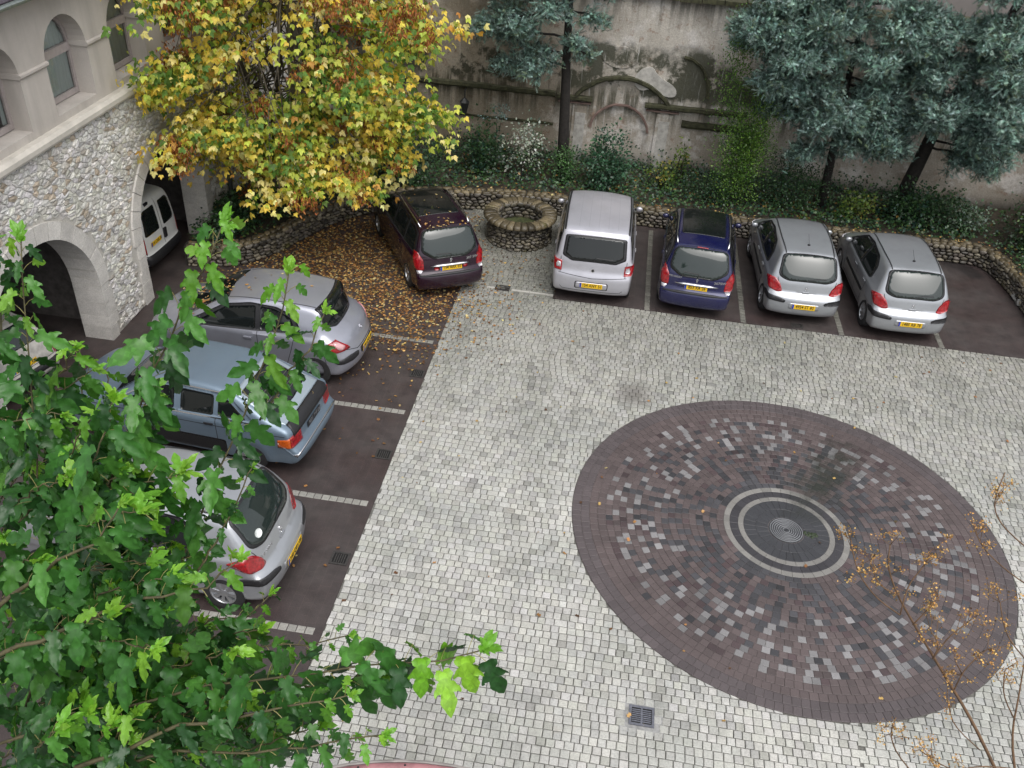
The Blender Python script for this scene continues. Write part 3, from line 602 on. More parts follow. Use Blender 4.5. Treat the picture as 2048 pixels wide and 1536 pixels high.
# ---- white van in the arch -------------------------------------------------------------
van = dict(w=.83, belt=1.05, wedge=0, tumble=.10, tum2=.12, yr=.62, yf=3.2, r=.30, cr=.07, pr=4, cf=.25, taper=.04, wheel='steel', ledge=.01, crown=.05, k=.10,
    prof=[(.10, .25), (.0, .30), (-.05, .40), (-.04, .54), (.03, .58), (.04, .90), (.09, 1.40), (.14, 1.68), (.25, 1.79), (.6, 1.83), (1.5, 1.85), (2.2, 1.83), (2.5, 1.74), (3.0, 1.3), (3.2, 1.12), (3.4, 1.05), (3.85, .86), (3.98, .62), (3.98, .35), (3.9, .22)])
def make_van():
    root, sh = car('white_van', van, M_white, 'white van with two rear windows parked inside the far arch', cat='van')
    D = (0, 1, -.05)
    sh.patch('rear_window', [(-.66, 0, 1.04), (-.60, 0, 1.56), (-.50, 0, 1.62), (-.06, 0, 1.62), (-.06, 0, 1.02), (-.60, 0, 1.02)], D, M_glass, root, .006, 1)
    sh.patch('rear_window', [(.14, 0, 1.02), (.14, 0, 1.62), (.50, 0, 1.62), (.58, 0, 1.56), (.64, 0, 1.10), (.58, 0, 1.02)], D, M_glass, root, .006, 1)
    sh.ribbons('door_gap', [([(.04, 0, 1.72), (.04, 0, .60)], D), ([(-.70, 0, 1.70), (-.74, 0, .60)], D), ([(.70, 0, 1.70), (.74, 0, .60)], D)], .014, M_seam, root)
    for sd in (-1, 1): sh.patch('tail_lamp', [(sd*.80, .1, .62), (sd*.80, .1, 1.00), (sd*.735, .02, 1.00), (sd*.735, .02, .62)], (-sd*.3, 1, 0), M_red, root, .008, 0)
    sh.patch('rear_bumper', [(-.82, .3, .30), (-.82, .3, .57), (-.6, 0, .575), (.6, 0, .575), (.82, .3, .57), (.82, .3, .30)], (0, 1, -.05), M_black, root, .012, 0)
    m = MB(); m.box(-.05, .05, -.02, .02, -.12, .12); o = m.build('door_handle', M_black, root); o.location = sh.hit((.10, 0, .84), D, .02)[0]
    m = MB(); m.box(-.07, .07, -.02, .02, -.03, .03); o = m.build('brake_lamp', M_black, root); o.location = sh.hit((-.28, 0, 1.71), D, .01)[0]
    plate(sh, .80, '714 CXA 38', root, x=-.33, w=.46)
    sh.patch('windscreen', [(-.64, 3.12, 1.15), (-.58, 2.5, 1.72), (.58, 2.5, 1.72), (.64, 3.12, 1.15)], FRONT, M_glass, root, .005, 1)
    side_glass(sh, root, [(2.0, 1.05), (2.0, 1.5), (2.5, 1.5), (3.0, 1.1)], [[(2.05, 1.08), (2.05, 1.47), (2.47, 1.47), (2.92, 1.12)]]); mirror_part(sh, root, 2.9, 1.15, M_black)
    return root, sh
small = dict(w=.80, belt=.88, wedge=-.04, tumble=.30, tum2=.2, yr=.62, yf=3.05, r=.28, cr=.08, pr=4, cf=.2, taper=.05, wheel='six', ledge=.02, k=.06,
    prof=[(.10, .24), (.0, .30), (-.05, .40), (-.04, .54), (.02, .58), (.05, .80), (.10, .93), (.45, 1.27), (.60, 1.35), (1.2, 1.39), (1.9, 1.38), (2.2, 1.31), (2.85, .93), (3.0, .89), (3.5, .75), (3.66, .6), (3.68, .35), (3.6, .22)])
def make_small():
    root, sh = car('pale_hatchback', small, M_pale, 'pale grey small hatchback parked inside the near arch')
    sh.patch('rear_window', [(-.60, .2, .96), (-.52, .5, 1.28), (.52, .5, 1.28), (.60, .2, .96)], TOPR, M_glassg, root, .006, 1)
    for sd in (-1, 1): sh.patch('tail_lamp', [(sd*.79, .1, .60), (sd*.79, .12, .86), (sd*.70, .02, .86), (sd*.70, .02, .60)], (-sd*.3, 1, 0), M_red, root, .008, 0)
    sh.patch('bumper_strip', [(-.80, .3, .42), (-.80, .3, .55), (-.5, 0, .56), (.5, 0, .56), (.80, .3, .55), (.80, .3, .42)], (0, 1, -.05), M_black, root, .010, 0)
    sh.ribbons('panel_gap', [([(-.66, .1, .60), (.66, .1, .60)], REAR), ([(-.66, .1, .60), (-.63, .2, .95)], REAR), ([(.66, .1, .60), (.63, .2, .95)], REAR)], .012, M_seam, root)
    side_glass(sh, root, [(.6, .95), (.75, 1.22), (1.0, 1.29), (1.9, 1.28), (2.6, .95), (2.5, .92), (.65, .92)], [[(.68, .97), (.8, 1.2), (1.02, 1.26), (1.2, 1.26), (1.2, .95)], [(1.28, .95), (1.28, 1.26), (1.88, 1.25), (2.45, .96)]])
    plate(sh, .70, '5583 SV 38', root); sh.patch('windscreen', [(-.56, 2.8, .96), (-.50, 2.15, 1.32), (.50, 2.15, 1.32), (.56, 2.8, .96)], FRONT, M_glass, root, .005, 1); mirror_part(sh, root, 2.5, .95, M_black)
    return root, sh
# ================================================================ GROUND AND PAVING
EX, EY = -3.37, 18.45          # inner corner of the pale paving
YW = 25.9                      # foot of the old wall
XF = -10.0                     # plane of the stone building
def ground_mat():
    t = NT('soil_and_grout'); f = t.noise(6, 6); t.set(Base_Color=t.mix((.03, .027, .022), (.07, .06, .05), f), Roughness=.9); t.bump(f, .4, .02); return t.m
m = MB(); m.add([(-60, -30, -.03), (60, -30, -.03), (60, 70, -.03), (-60, 70, -.03)], [(0, 1, 2, 3)]); m.build('ground', ground_mat(), kind='structure')
def asphalt_mat():
    t = NT('brown_block_paving'); tc = t.new('ShaderNodeTexCoord')
    g = t.noise(95, 4, .85); b = t.noise(.7, 4); w = t.noise(3.5, 5)
    c = t.mix((.010, .008, .0085), (.105, .072, .068), t.ramp(g, [(.36, 0.), (.70, 1.)]))
    c = t.mix(c, (.062, .056, .053), t.ramp(b, [(.35, 0.), (.65, .6)])); oil = t.noise(.55, 2, .4); c = t.mix(c, (.016, .014, .014), t.ramp(oil, [(.60, 0.), (.68, .75)]))
    br = t.new('ShaderNodeTexBrick'); br.inputs['Scale'].default_value = 1.0; br.offset = .5
    for k, v in (('Mortar Size', .004), ('Brick Width', .24), ('Row Height', .16), ('Mortar Smooth', .3)): br.inputs[k].default_value = v
    br.inputs['Color1'].default_value = (1, 1, 1, 1); br.inputs['Color2'].default_value = (.86, .86, .9, 1); br.inputs['Mortar'].default_value = (1.45, 1.4, 1.35, 1)
    mp = t.new('ShaderNodeMapping'); mp.inputs['Rotation'].default_value = (0, 0, PI/2); t.l(tc.outputs['Object'], mp.inputs[0]); t.l(mp.outputs[0], br.inputs['Vector'])
    c = t.mix(c, br.outputs['Color'], .55, 'MULTIPLY')
    c = t.mix(c, t.ramp(w, [(.35, .62), (.6, 1.)]), .8, 'MULTIPLY')
    t.set(Base_Color=c, Roughness=t.ramp(b, [(.35, .42), (.65, .62)])); t.bump(g, .35, .006); return t.m
AM = asphalt_mat()
m = MB(); m.prism([(-16, -6), (EX, -6), (EX, EY+.0), (EX, EY), (-3.9, 20.6), (-4.4, 22.9), (-16, 22.9)], 'z', -.028, 0.0); m.build('parking_strip', AM, kind='structure')
m = MB(); m.prism([(-1.12, EY), (16, EY), (16, 24), (-1.12, 24)], 'z', -.028, 0.0); m.build('parking_strip', AM, kind='structure')

# ---- pale setts --------------------------------------------------------------
MC = np.array([3.694, 11.637]); MR, MR1, MR2 = 3.702, 1.071, .8235
sett_m = stone_mat('pale_sett_stone', s1=.55, s2=34, dark=.62, rough=.62, bumpd=.006)
def sett_mat():
    t = NT('pale_sett'); geo = t.new('ShaderNodeNewGeometry'); pos = geo.outputs['Position']
    c = t.attr(); f1 = t.noise(.42, 5, vec=pos); f2 = t.noise(38, 6, .8, vec=pos); f3 = t.noise(2.6, 6, .7, vec=pos); f4 = t.noise(.16, 3, vec=pos)
    c = t.mix(c, t.ramp(f1, [(.36, (.82, .83, .80)), (.58, (1.04, 1.03, 1.0))]), 1., 'MULTIPLY')
    c = t.mix(c, t.ramp(f3, [(.34, .74), (.5, 1.0)]), .7, 'MULTIPLY')
    c = t.mix(c, t.ramp(f2, [(.32, .60), (.55, 1.10)]), .8, 'MULTIPLY')
    f5 = t.noise(1.1, 6, .75, vec=pos); c = t.mix(c, (.66, .54, .42), t.ramp(f5, [(.60, 0.), (.72, .30)]), 'MULTIPLY'); f6 = t.noise(1.5, 4, .6, vec=pos, stretch=(1.0, .16, 1)); c = t.mix(c, (.74, .74, .73), t.ramp(f6, [(.50, 0.), (.66, .6)]), 'MULTIPLY')
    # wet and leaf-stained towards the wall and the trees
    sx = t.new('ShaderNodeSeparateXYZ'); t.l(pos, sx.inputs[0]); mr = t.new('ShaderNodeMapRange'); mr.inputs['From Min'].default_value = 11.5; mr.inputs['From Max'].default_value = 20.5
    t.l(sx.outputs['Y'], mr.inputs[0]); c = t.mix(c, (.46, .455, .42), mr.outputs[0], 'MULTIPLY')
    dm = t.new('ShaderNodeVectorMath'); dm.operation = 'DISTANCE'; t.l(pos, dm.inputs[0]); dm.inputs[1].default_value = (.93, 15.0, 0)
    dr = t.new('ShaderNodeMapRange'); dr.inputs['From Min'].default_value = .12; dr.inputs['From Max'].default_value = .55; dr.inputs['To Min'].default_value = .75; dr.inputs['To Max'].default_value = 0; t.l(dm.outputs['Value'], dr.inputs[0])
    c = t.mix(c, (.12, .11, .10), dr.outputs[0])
    t.set(Base_Color=c, Roughness=t.ramp(f1, [(.3, .45), (.65, .68)])); t.bump(f2, .45, .004); return t.m
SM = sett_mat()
paving = empty('courtyard_paving', kind='structure', label='pale grey stone setts laid in rows across the courtyard')
m = MB(); m.add([(EX, -6, -.02), (16, -6, -.02), (16, EY, -.02), (EX, EY, -.02)], [(0, 1, 2, 3)])
m.add([(EX, EY, -.02), (-1.12, EY, -.02), (-1.12, 23.5, -.02), (-4.4, 22.9, -.02), (-3.9, 20.6, -.02)], [(0, 1, 2, 3, 4)]); m.build('joint_bed', simple('dark_joint', (.125, .122, .110), .9, 0, 30, .4), paving)
def sett_cells():
    C = []; rh = .125
    j = 0; y = 4.5
    while y < 23.3:
        x = (j % 2)*.065-4.5+random.uniform(-.01, .01); far = y > EY
        while x < 14.5:
            w = random.choice((.118, .125, .130, .136)) if random.random() > .03 else .2
            cx_ = x+w/2; yy = y+.014*math.sin(cx_*1.3+1)+(.06 if cx_ > 5.05+.07*(y-18) else 0)
            C.append((cx_, yy, w, rh)); x += w
        y += rh; j += 1
    return C
GR = [(1.33, 7.52, .40, .34)]
cells = []
leftb = lambda y: EX if y < EY else EX+(-3.9-EX)*min(1, (y-EY)/2.15)
for (cx_, cy_, w, h) in sett_cells():
    if cy_ > EY+.0 and (cx_+w/2 > -1.12 or cx_-w/2 < leftb(cy_)+.02): continue
    if cx_+w/2 < leftb(cy_)+.035: continue
    if cx_-w/2 < leftb(cy_): x1 = cx_+w/2; x0 = leftb(cy_); cx_, w = (x0+x1)/2, x1-x0
    if cx_+w/2 > -1.12 and cy_ < EY < cy_+h/2: y0 = cy_-h/2; h = EY-y0; cy_ = y0+h/2
    if h < .03: continue
    r = math.hypot(cx_-MC[0], cy_-MC[1])
    if r < MR-.035: continue
    if math.hypot(cx_+2.4, cy_-21.45) < .80: continue
    if any(abs(cx_-g[0]) < g[2]/2 and abs(cy_-g[1]) < g[3]/2+.02 for g in GR): continue
    cells.append((cx_, cy_, w, h, r))
def sett_col():
    b = random.gauss(.405, .032)
    if random.random() < .10: b *= random.uniform(.68, .88)
    return (b, b*random.uniform(.985, 1.01), b*random.uniform(.93, .99))
def sett_faces(mb, cx_, cy_, w, h, zj, col, clip=None):
    g = .0055; j = lambda: random.uniform(-.003, .003)
    P = [(cx_-w/2+g+j(), cy_-h/2+g+j()), (cx_+w/2-g+j(), cy_-h/2+g+j()), (cx_+w/2-g+j(), cy_+h/2-g+j()), (cx_-w/2+g+j(), cy_+h/2-g+j())]
    if clip is not None:   # trimmed to the round edge
        Q = []
        for p in P:
            v = np.array(p)-MC; r = np.hypot(*v)
            if r < MR+.006: v = v/r*(MR+.006)
            Q.append(tuple(MC+v))
        P = Q
    c = (sum(p[0] for p in P)/4, sum(p[1] for p in P)/4); b = .010
    T = [(p[0]+(c[0]-p[0])*b/(w*.5), p[1]+(c[1]-p[1])*b/(h*.5)) for p in P]
    z = .004+zj; vs = [(p[0], p[1], -.018) for p in P]+[(p[0], p[1], z-.006) for p in P]+[(p[0], p[1], z+random.uniform(-.0012, .0012)) for p in T]
    mb.add(vs, [(0, 1, 5, 4), (1, 2, 6, 5), (2, 3, 7, 6), (3, 0, 4, 7), (4, 5, 9, 8), (5, 6, 10, 9), (6, 7, 11, 10), (7, 4, 8, 11), (8, 9, 10, 11)], col)
vis = []
PXc, Zc = project(np.array([(c[0], c[1], 0) for c in cells]))
score = []
for i, c in enumerate(cells):
    x, y = PXc[i]; inn = 0 < x < 2048 and 0 < y < 1536
    hid = x < 560 or (x < 820 and y > 1250)
    score.append((1/Zc[i] if inn and not hid else 0, i))
score.sort(reverse=True); single = set(i for s_, i in score[:300])
allm = MB(); variants = []
for k in range(14):
    q = MB(); random.seed(100+k); sett_faces(q, 0, 0, (.118, .125, .130, .136)[k % 4], .125, 0, sett_col()); me = q.mesh('paving_stone'); me.materials.append(SM); variants.append(me)
random.seed(5)
for i, c in enumerate(cells):
    if i in single and c[4] > MR+.12 and c[2] > .117 and c[3] > .12:
        ks = [k for k in range(14) if abs((.118, .125, .130, .136)[k % 4]-min(c[2], .136)) < .001]
        o = bpy.data.objects.new('paving_stone', variants[random.choice(ks)]); COL.objects.link(o); o.parent = paving; o.location = (c[0], c[1], random.uniform(-.002, .002)); o.scale = (c[2]/(.136 if c[2] > .15 else c[2]), 1, 1)
    else: sett_faces(allm, *c[:4], random.uniform(-.002, .003), sett_col(), clip=True if c[4] < MR+.12 else None)
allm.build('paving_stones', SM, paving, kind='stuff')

# ---- divider strips between bays ----------------------------------------------
def divider(axis, a0, a1, c, label):
    r = empty('bay_divider', kind='structure', label=label); n = int((a1-a0)/.135)
    for k in range(n):
        q = MB(); p = a0+(k+.5)*.135; b = random.gauss(.27, .035); col = (b, b*.98, b*.92)
        random.seed(int(900+k+c*10)); sett_faces(q, 0, 0, .135, .135, 0, col); o = q.build('sett', SM, r); o.location = (p, c, .006) if axis == 'x' else (c, p, .006)
LD = [15.92, 13.38, 10.77, 8.02]
for y in LD: divider('x', -8.6 if y > 9 else -7, EX-.01, y, {15.92: 'bay divider row partly under fallen leaves', 13.38: 'bay divider row between the grey and the old blue-grey car', 10.77: 'bay divider row between the blue-grey and near silver car', 8.02: 'bay divider row nearest the green foliage'}[y])
for x, lb in ((1.11, 'bay divider row left of the blue estate'), (3.37, 'bay divider row right of the blue estate'), (5.63, 'bay divider row between the two silver hatchbacks'), (7.90, 'bay divider row at the empty end bay')):
    divider('y', EY+.01, 22.8, x, lb)

# ---- round medallion -----------------------------------------------------------
def med_mat():
    t = NT('medallion_stone'); geo = t.new('ShaderNodeNewGeometry'); pos = geo.outputs['Position']
    c = t.attr(); g = t.noise(190, 4, .8, vec=pos); f = t.noise(.8, 5, vec=pos)
    c = t.mix(c, t.ramp(g, [(.34, .45), (.66, 1.45)]), .9, 'MULTIPLY')
    c = t.mix(c, t.ramp(f, [(.35, .85), (.65, 1.1)]), 1., 'MULTIPLY')
    # damp algae patch trailing from the outlet towards the wall
    mp = t.new('ShaderNodeMapping'); mp.vector_type = 'TEXTURE'; mp.inputs['Location'].default_value = (4.55, 13.2, 0); mp.inputs['Rotation'].default_value = (0, 0, R(62)); mp.inputs['Scale'].default_value = (1.45, .62, 1); t.l(pos, mp.inputs[0])
    ln = t.new('ShaderNodeVectorMath'); ln.operation = 'LENGTH'; t.l(mp.outputs[0], ln.inputs[0])
    wob = t.noise(3.2, 4, vec=pos); ad = t.new('ShaderNodeMath'); ad.operation = 'MULTIPLY_ADD'; t.l(wob, ad.inputs[0]); ad.inputs[1].default_value = 1.6; t.l(ln.outputs['Value'], ad.inputs[2])
    wet = t.ramp(ad.outputs[0], [(.0, 1.), (.95, 1.)]); mr = t.new('ShaderNodeMapRange'); mr.inputs['From Min'].default_value = 1.15; mr.inputs['From Max'].default_value = 1.9; mr.inputs['To Min'].default_value = 1; mr.inputs['To Max'].default_value = 0; t.l(ad.outputs[0], mr.inputs[0])
    al = t.ramp(t.noise(2.3, 6, .75, vec=pos), [(.38, .25), (.60, .95)]); al2 = t.new('ShaderNodeMath'); al2.operation = 'MULTIPLY'; t.l(al, al2.inputs[0]); t.l(mr.outputs[0], al2.inputs[1]); c = t.mix(c, t.mix((.018, .020, .014), (.034, .036, .030), g), al2.outputs[0])
    t.set(Base_Color=c, Roughness=t.mix(.46, .22, mr.outputs[0])); t.bump(g, .3, .003); return t.m
MM = med_mat()
med = empty('round_medallion', kind='structure', label='round brown stone medallion set in the paving, with scattered pale stones')
m = MB(); n = 96; m.add([(MC[0]+MR*math.cos(2*PI*k/n), MC[1]+MR*math.sin(2*PI*k/n), -.006) for k in range(n)], [tuple(range(n))]); m.c = [(.15, .13, .125)]; m.build('joint_bed', MM, med)
def arc_stone(mb, r0, r1, a0, a1, col, z=.004, g=.0026, seg=1):
    ga0, ga1 = a0+g/r0, a1-g/r0; ang = [ga0+(ga1-ga0)*k/seg for k in range(seg+1)]; ri, ro = r0+g, r1-g; b = .004
    B = [(r, a) for a in ang for r in (ri, ro)]; vs = []
    for zz, ins in ((-.012, 0), (z-.003, 0), (z, b)):
        for i, (r, a) in enumerate(B):
            rr = r+(ins if r == ri else -ins); k = i//2; aa = a+(ins/r0 if k == 0 else (-ins/r0 if k == seg else 0))
            vs.append((MC[0]+rr*math.cos(aa), MC[1]+rr*math.sin(aa), zz))
    n_ = len(B); per = [2*k for k in range(seg+1)]; per = per+[2*k+1 for k in range(seg, -1, -1)]; L = len(per); fs = []
    for lv in (0, 1):
        for i in range(L):
            p, q = per[i], per[(i+1) % L]; fs.append((lv*n_+q, lv*n_+p, (lv+1)*n_+p, (lv+1)*n_+q))
    fs += [(2*n_+2*k, 2*n_+2*k+1, 2*n_+2*k+3, 2*n_+2*k+2) for k in range(seg)]
    mb.add(vs, fs, col)
BR = (.090, .070, .069); DK = (.048, .047, .052); LT = (.185, .18, .182); OUT = (.082, .068, .070)
def vary(c, s=.12): k = random.gauss(1, s); return tuple(max(.005, x*k) for x in c)
stones = []
rr = MR1; ring = 0
nf = 17; rs = [MR1+(3.12-MR1)*k/nf for k in range(nf+1)]; lightmem = {}
for ring in range(nf):
    r0, r1 = rs[ring], rs[ring+1]; n = int(2*PI*(r0+r1)/2/.128); off = random.uniform(0, 1) if ring % 2 else random.uniform(0, .3); tt = ring/nf; prev = False
    for k in range(n):
        a0 = 2*PI*(k+off)/n; a1 = 2*PI*(k+1+off)/n; am = (a0+a1)/2 % (2*PI); ray = am/(2*PI)*52; even = (ray % 1) < .5
        pl = 0 if tt < .36 else (.34 if tt < .5 else (.52 if tt < .95 else .15)); pl *= (1.0 if (ring+int(ray)) % 3 else .35) if even else .03
        pd = (.04 if even else 1.0)*max(0, 1-tt*1.05)+(.08 if not even else .02)
        if random.random() < pl and (not prev or random.random() < .4): c = vary(LT, .14); prev = random.random() < .7
        elif random.random() < pd: c = vary(DK, .22); prev = False
        elif random.random() < .16: c = vary((.066, .046, .048), .15); prev = False
        else: c = vary(BR, .12); prev = False
        stones.append((r0, r1, a0, a1, c))
for (r0, r1, n, c) in ((3.12, 3.26, 150, BR), (3.26, 3.40, 156, BR), (3.40, 3.55, 168, OUT), (3.55, MR-.002, 176, OUT)):
    for k in range(n): stones.append((r0, r1, 2*PI*k/n, 2*PI*(k+1)/n, vary(c, .07)))
P = np.array([(MC[0]+(s[0]+s[1])/2*math.cos((s[2]+s[3])/2), MC[1]+(s[0]+s[1])/2*math.sin((s[2]+s[3])/2), 0) for s in stones]); px, zz = project(P)
area = np.array([(s[1]-s[0])*s[0]*(s[3]-s[2]) for s in stones])/zz**2; area[(px[:, 0] < 0) | (px[:, 0] > 2048) | (px[:, 1] > 1536)] = 0
big = set(np.argsort(-area)[:300]); rest = MB()
for i, s in enumerate(stones):
    if i in big:
        q = MB(); arc_stone(q, *s); q.build('medallion_stone', MM, med)
    else: arc_stone(rest, *s)
rest.build('medallion_stones', MM, med, kind='stuff')
LG2 = (.20, .193, .18)
for (r0, r1, col, nm, n) in ((MR1-.105, MR1, LG2, 'pale_ring', 36), (MR2, MR1-.105, (.040, .038, .043), 'dark_ring', 36), (MR2-.095, MR2, LG2, 'pale_ring', 30)):
    q = MB()
    for k in range(n): arc_stone(q, r0, r1, 2*PI*k/n, 2*PI*(k+1)/n, vary(col, .06), .005, .0015, 3)
    q.build(nm, MM, med)
q = MB()
for (r0, r1, n) in ((.52, MR2-.095, 34), (.31, .52, 24)):
    for k in range(n): arc_stone(q, r0, r1, 2*PI*k/n, 2*PI*(k+1)/n, vary((.040, .041, .046), .05), .004, .001, 2)
q.build('dark_centre', MM, med)
fm = simple('wet_dark_stone', (.035, .036, .04), .15, 0., 30, .4, Coat_Weight=.5); lm = simple('worn_pale_edge', (.20, .205, .215), .4)
out = empty('water_outlet', (MC[0], MC[1], 0), label='round grooved water outlet in the middle of the medallion', cat='fountain outlet')
q = MB(); q.lathe([(.30, -.02), (.30, .004), (.001, .002)], 40); q.build('basin_plate', fm, out)
for k in range(7):
    r = .05+k*.036; q = MB(); q.lathe([(r, .002), (r+.003, .016), (r+.011, .016), (r+.014, .002)], 40); q.build('groove_ring', lm, out)
q = MB(); q.lathe([(.028, -.01), (.028, .012), (.018, .012), (.016, -.01)], 16); q.build('nozzle', fm, out)
q = MB()
for k in range(26):   # algae tuft by the outlet
    a = random.uniform(0, 2*PI); r = random.uniform(0, .12); x, y = .40+r*math.cos(a)*1.3, -.02+r*math.sin(a)*.6; h = random.uniform(.006, .016)
    q.lathe([(.03, .003), (.022, h), (.001, h*1.2)], 6, 'z', (MC[0]+x, MC[1]+y, .003))
tag(q.build('algae', simple('algae_green', (.02, .032, .012), .6, 0, 80, .5), smooth=True), kind='stuff')

# ---- drains ---------------------------------------------------------------------
iron = simple('cast_iron', (.075, .075, .082), .45, .5, 40, .35); void = simple('drain_void', (.004, .004, .004), .9)
def grate(x, y, w, h, nb, rot, label, cols=1, iron=iron):
    r = empty('drain_grate', (x, y, 0), rot, label=label, cat='drain', group='iron drains in the paving')
    q = MB(); q.box(-w/2, w/2, -h/2, h/2, -.016, .001+.002); q.build('drain_pit', void, r)
    q = MB(); t = .03
    for a, b, c, d in ((-w/2-.005, w/2+.005, -h/2-.005, -h/2+t), (-w/2-.005, w/2+.005, h/2-t, h/2+.005), (-w/2-.005, -w/2+t, -h/2+t, h/2-t), (w/2-t, w/2+.005, -h/2+t, h/2-t)): q.box(a, b, c, d, -.01, .014)
    q.build('frame', iron, r)
    if cols > 1: q = MB(); q.box(-.30, .30, -.27, .27, -.018, -.001); q.build('surround', simple('grate_surround', (.24, .24, .235), .7, 0, 12, .3), r)
    for c in range(cols):
        x0 = -w/2+t+(w-2*t)*c/cols; x1 = -w/2+t+(w-2*t)*(c+1)/cols
        for k in range(1, nb):
            yy = -h/2+t+(h-2*t)*k/nb; q = MB(); q.box(x0+.008, x1-.008, yy-.008, yy+.008, -.006, .011); q.build('bar', iron, r)
    if cols > 1:
        q = MB(); q.box(-.012, .012, -h/2+t, h/2-t, -.006, .012); q.build('bar', iron, r)
grate(1.33, 7.52, .34, .30, 8, 0, 'iron drain grate with two columns of slots in the pale paving', 2, simple('grate_blue_grey', (.13, .135, .16), .5, .3, 30, .3))
dk = simple('dark_iron', (.045, .042, .04), .55, .3, 40, .3)
grate(-3.555, 9.47, .26, .28, 6, PI/2, 'dark drain grate behind the near silver hatchback', 1, dk)
grate(-3.545, 12.08, .26, .28, 6, PI/2, 'dark drain grate between the blue-grey car and the pale paving', 1, dk)
grate(-3.54, 14.70, .26, .28, 6, PI/2, 'dark drain grate behind the grey hatchback', 1, dk)
grate(-2.37, 18.62, .34, .24, 5, 0, 'dark drain in the stone edge line near the well', 1, dk)
grate(4.62, 18.62, .26, .18, 5, 0, 'dark drain behind the first silver hatchback in the back row', 1, dk)
q = MB(); q.box(-2.15, -1.14, 18.55, 18.62, -.02, .012); q.box(-2.75, -2.56, 18.55, 18.62, -.02, .012); tag(q.build('edge_line', simple('pale_edge_stone', (.36, .35, .32), .7, 0, 20, .2)), kind='structure')
# ================================================================ WALLS AND BUILDINGS
def voronoi(pts, dom):
    """cells of pts (N,2) inside box dom; list of polygons"""
    x0, x1, y0, y1 = dom; n = len(pts); pts = np.array(pts)
    mir = [pts, np.stack([2*x0-pts[:, 0], pts[:, 1]], 1), np.stack([2*x1-pts[:, 0], pts[:, 1]], 1), np.stack([pts[:, 0], 2*y0-pts[:, 1]], 1), np.stack([pts[:, 0], 2*y1-pts[:, 1]], 1)]
    lim = .7; al = [pts]
    for q, c in ((mir[1], q0 := (pts[:, 0]-x0 < lim)), (mir[2], (x1-pts[:, 0] < lim)), (mir[3], (pts[:, 1]-y0 < lim)), (mir[4], (y1-pts[:, 1] < lim))): al.append(q[c])
    A = np.concatenate(al); vo, _, fo, ov, _, _ = delaunay_2d_cdt([Vector(p) for p in A], [], [], 0, 1e-6)
    back = {i: (o[0] if o else -1) for i, o in enumerate(ov)}; V = np.array([(v.x, v.y) for v in vo]); F = np.array([f for f in fo if len(f) == 3])
    a, b, c = V[F[:, 0]], V[F[:, 1]], V[F[:, 2]]; d = 2*(a[:, 0]*(b[:, 1]-c[:, 1])+b[:, 0]*(c[:, 1]-a[:, 1])+c[:, 0]*(a[:, 1]-b[:, 1])); d[abs(d) < 1e-9] = 1e-9
    a2, b2, c2 = (a**2).sum(1), (b**2).sum(1), (c**2).sum(1)
    U = np.stack([(a2*(b[:, 1]-c[:, 1])+b2*(c[:, 1]-a[:, 1])+c2*(a[:, 1]-b[:, 1]))/d, (a2*(c[:, 0]-b[:, 0])+b2*(a[:, 0]-c[:, 0])+c2*(b[:, 0]-a[:, 0]))/d], 1)
    inc = {}
    for i, f in enumerate(F):
        for v in f: inc.setdefault(int(v), []).append(i)
    out = []
    for v, fs in inc.items():
        o = back[v]
        if o < 0 or o >= n: continue
        C = U[fs]; ang = np.arctan2(C[:, 1]-V[v, 1], C[:, 0]-V[v, 0]); C = C[np.argsort(ang)]
        C[:, 0] = np.clip(C[:, 0], x0, x1); C[:, 1] = np.clip(C[:, 1], y0, y1)
        if len(C) >= 3: out.append((V[v], C))
    return out
def stone_poly(mb, C, fn, gap, proud, col, rough=.35, rnd_=True):
    """one stone: cell C (2D) shrunk by gap, its face domed; fn(u, v, d) gives the 3D point d in front of the wall"""
    c = C.mean(0); 
    D = [c]
    P = []
    for p in C:
        L = np.hypot(*(p-c)); P.append(c+(p-c)*max(.3, 1-gap/max(L, .02)))
    P = np.array(P)
    keep = [i for i in range(len(P)) if np.hypot(*(P[i]-P[i-1])) > .012]
    if len(keep) < 3: return
    P = chaikin(P[keep], 1) if rnd_ else P[keep]; n = len(P)
    m = [c+(p-c)*(.93) for p in P]; t = [c+(p-c)*random.uniform(.55, .75) for p in P]
    vs = [fn(p[0], p[1], -.03) for p in P]+[fn(p[0], p[1], proud*.55) for p in m]+[fn(p[0], p[1], proud*random.uniform(1-rough, 1)) for p in t]+[fn(c[0], c[1], proud)]
    fs = [(i, (i+1) % n, n+(i+1) % n, n+i) for i in range(n)]+[(n+i, n+(i+1) % n, 2*n+(i+1) % n, 2*n+i) for i in range(n)]+[(2*n+i, 2*n+(i+1) % n, 3*n) for i in range(n)]
    mb.add(vs, fs, col)
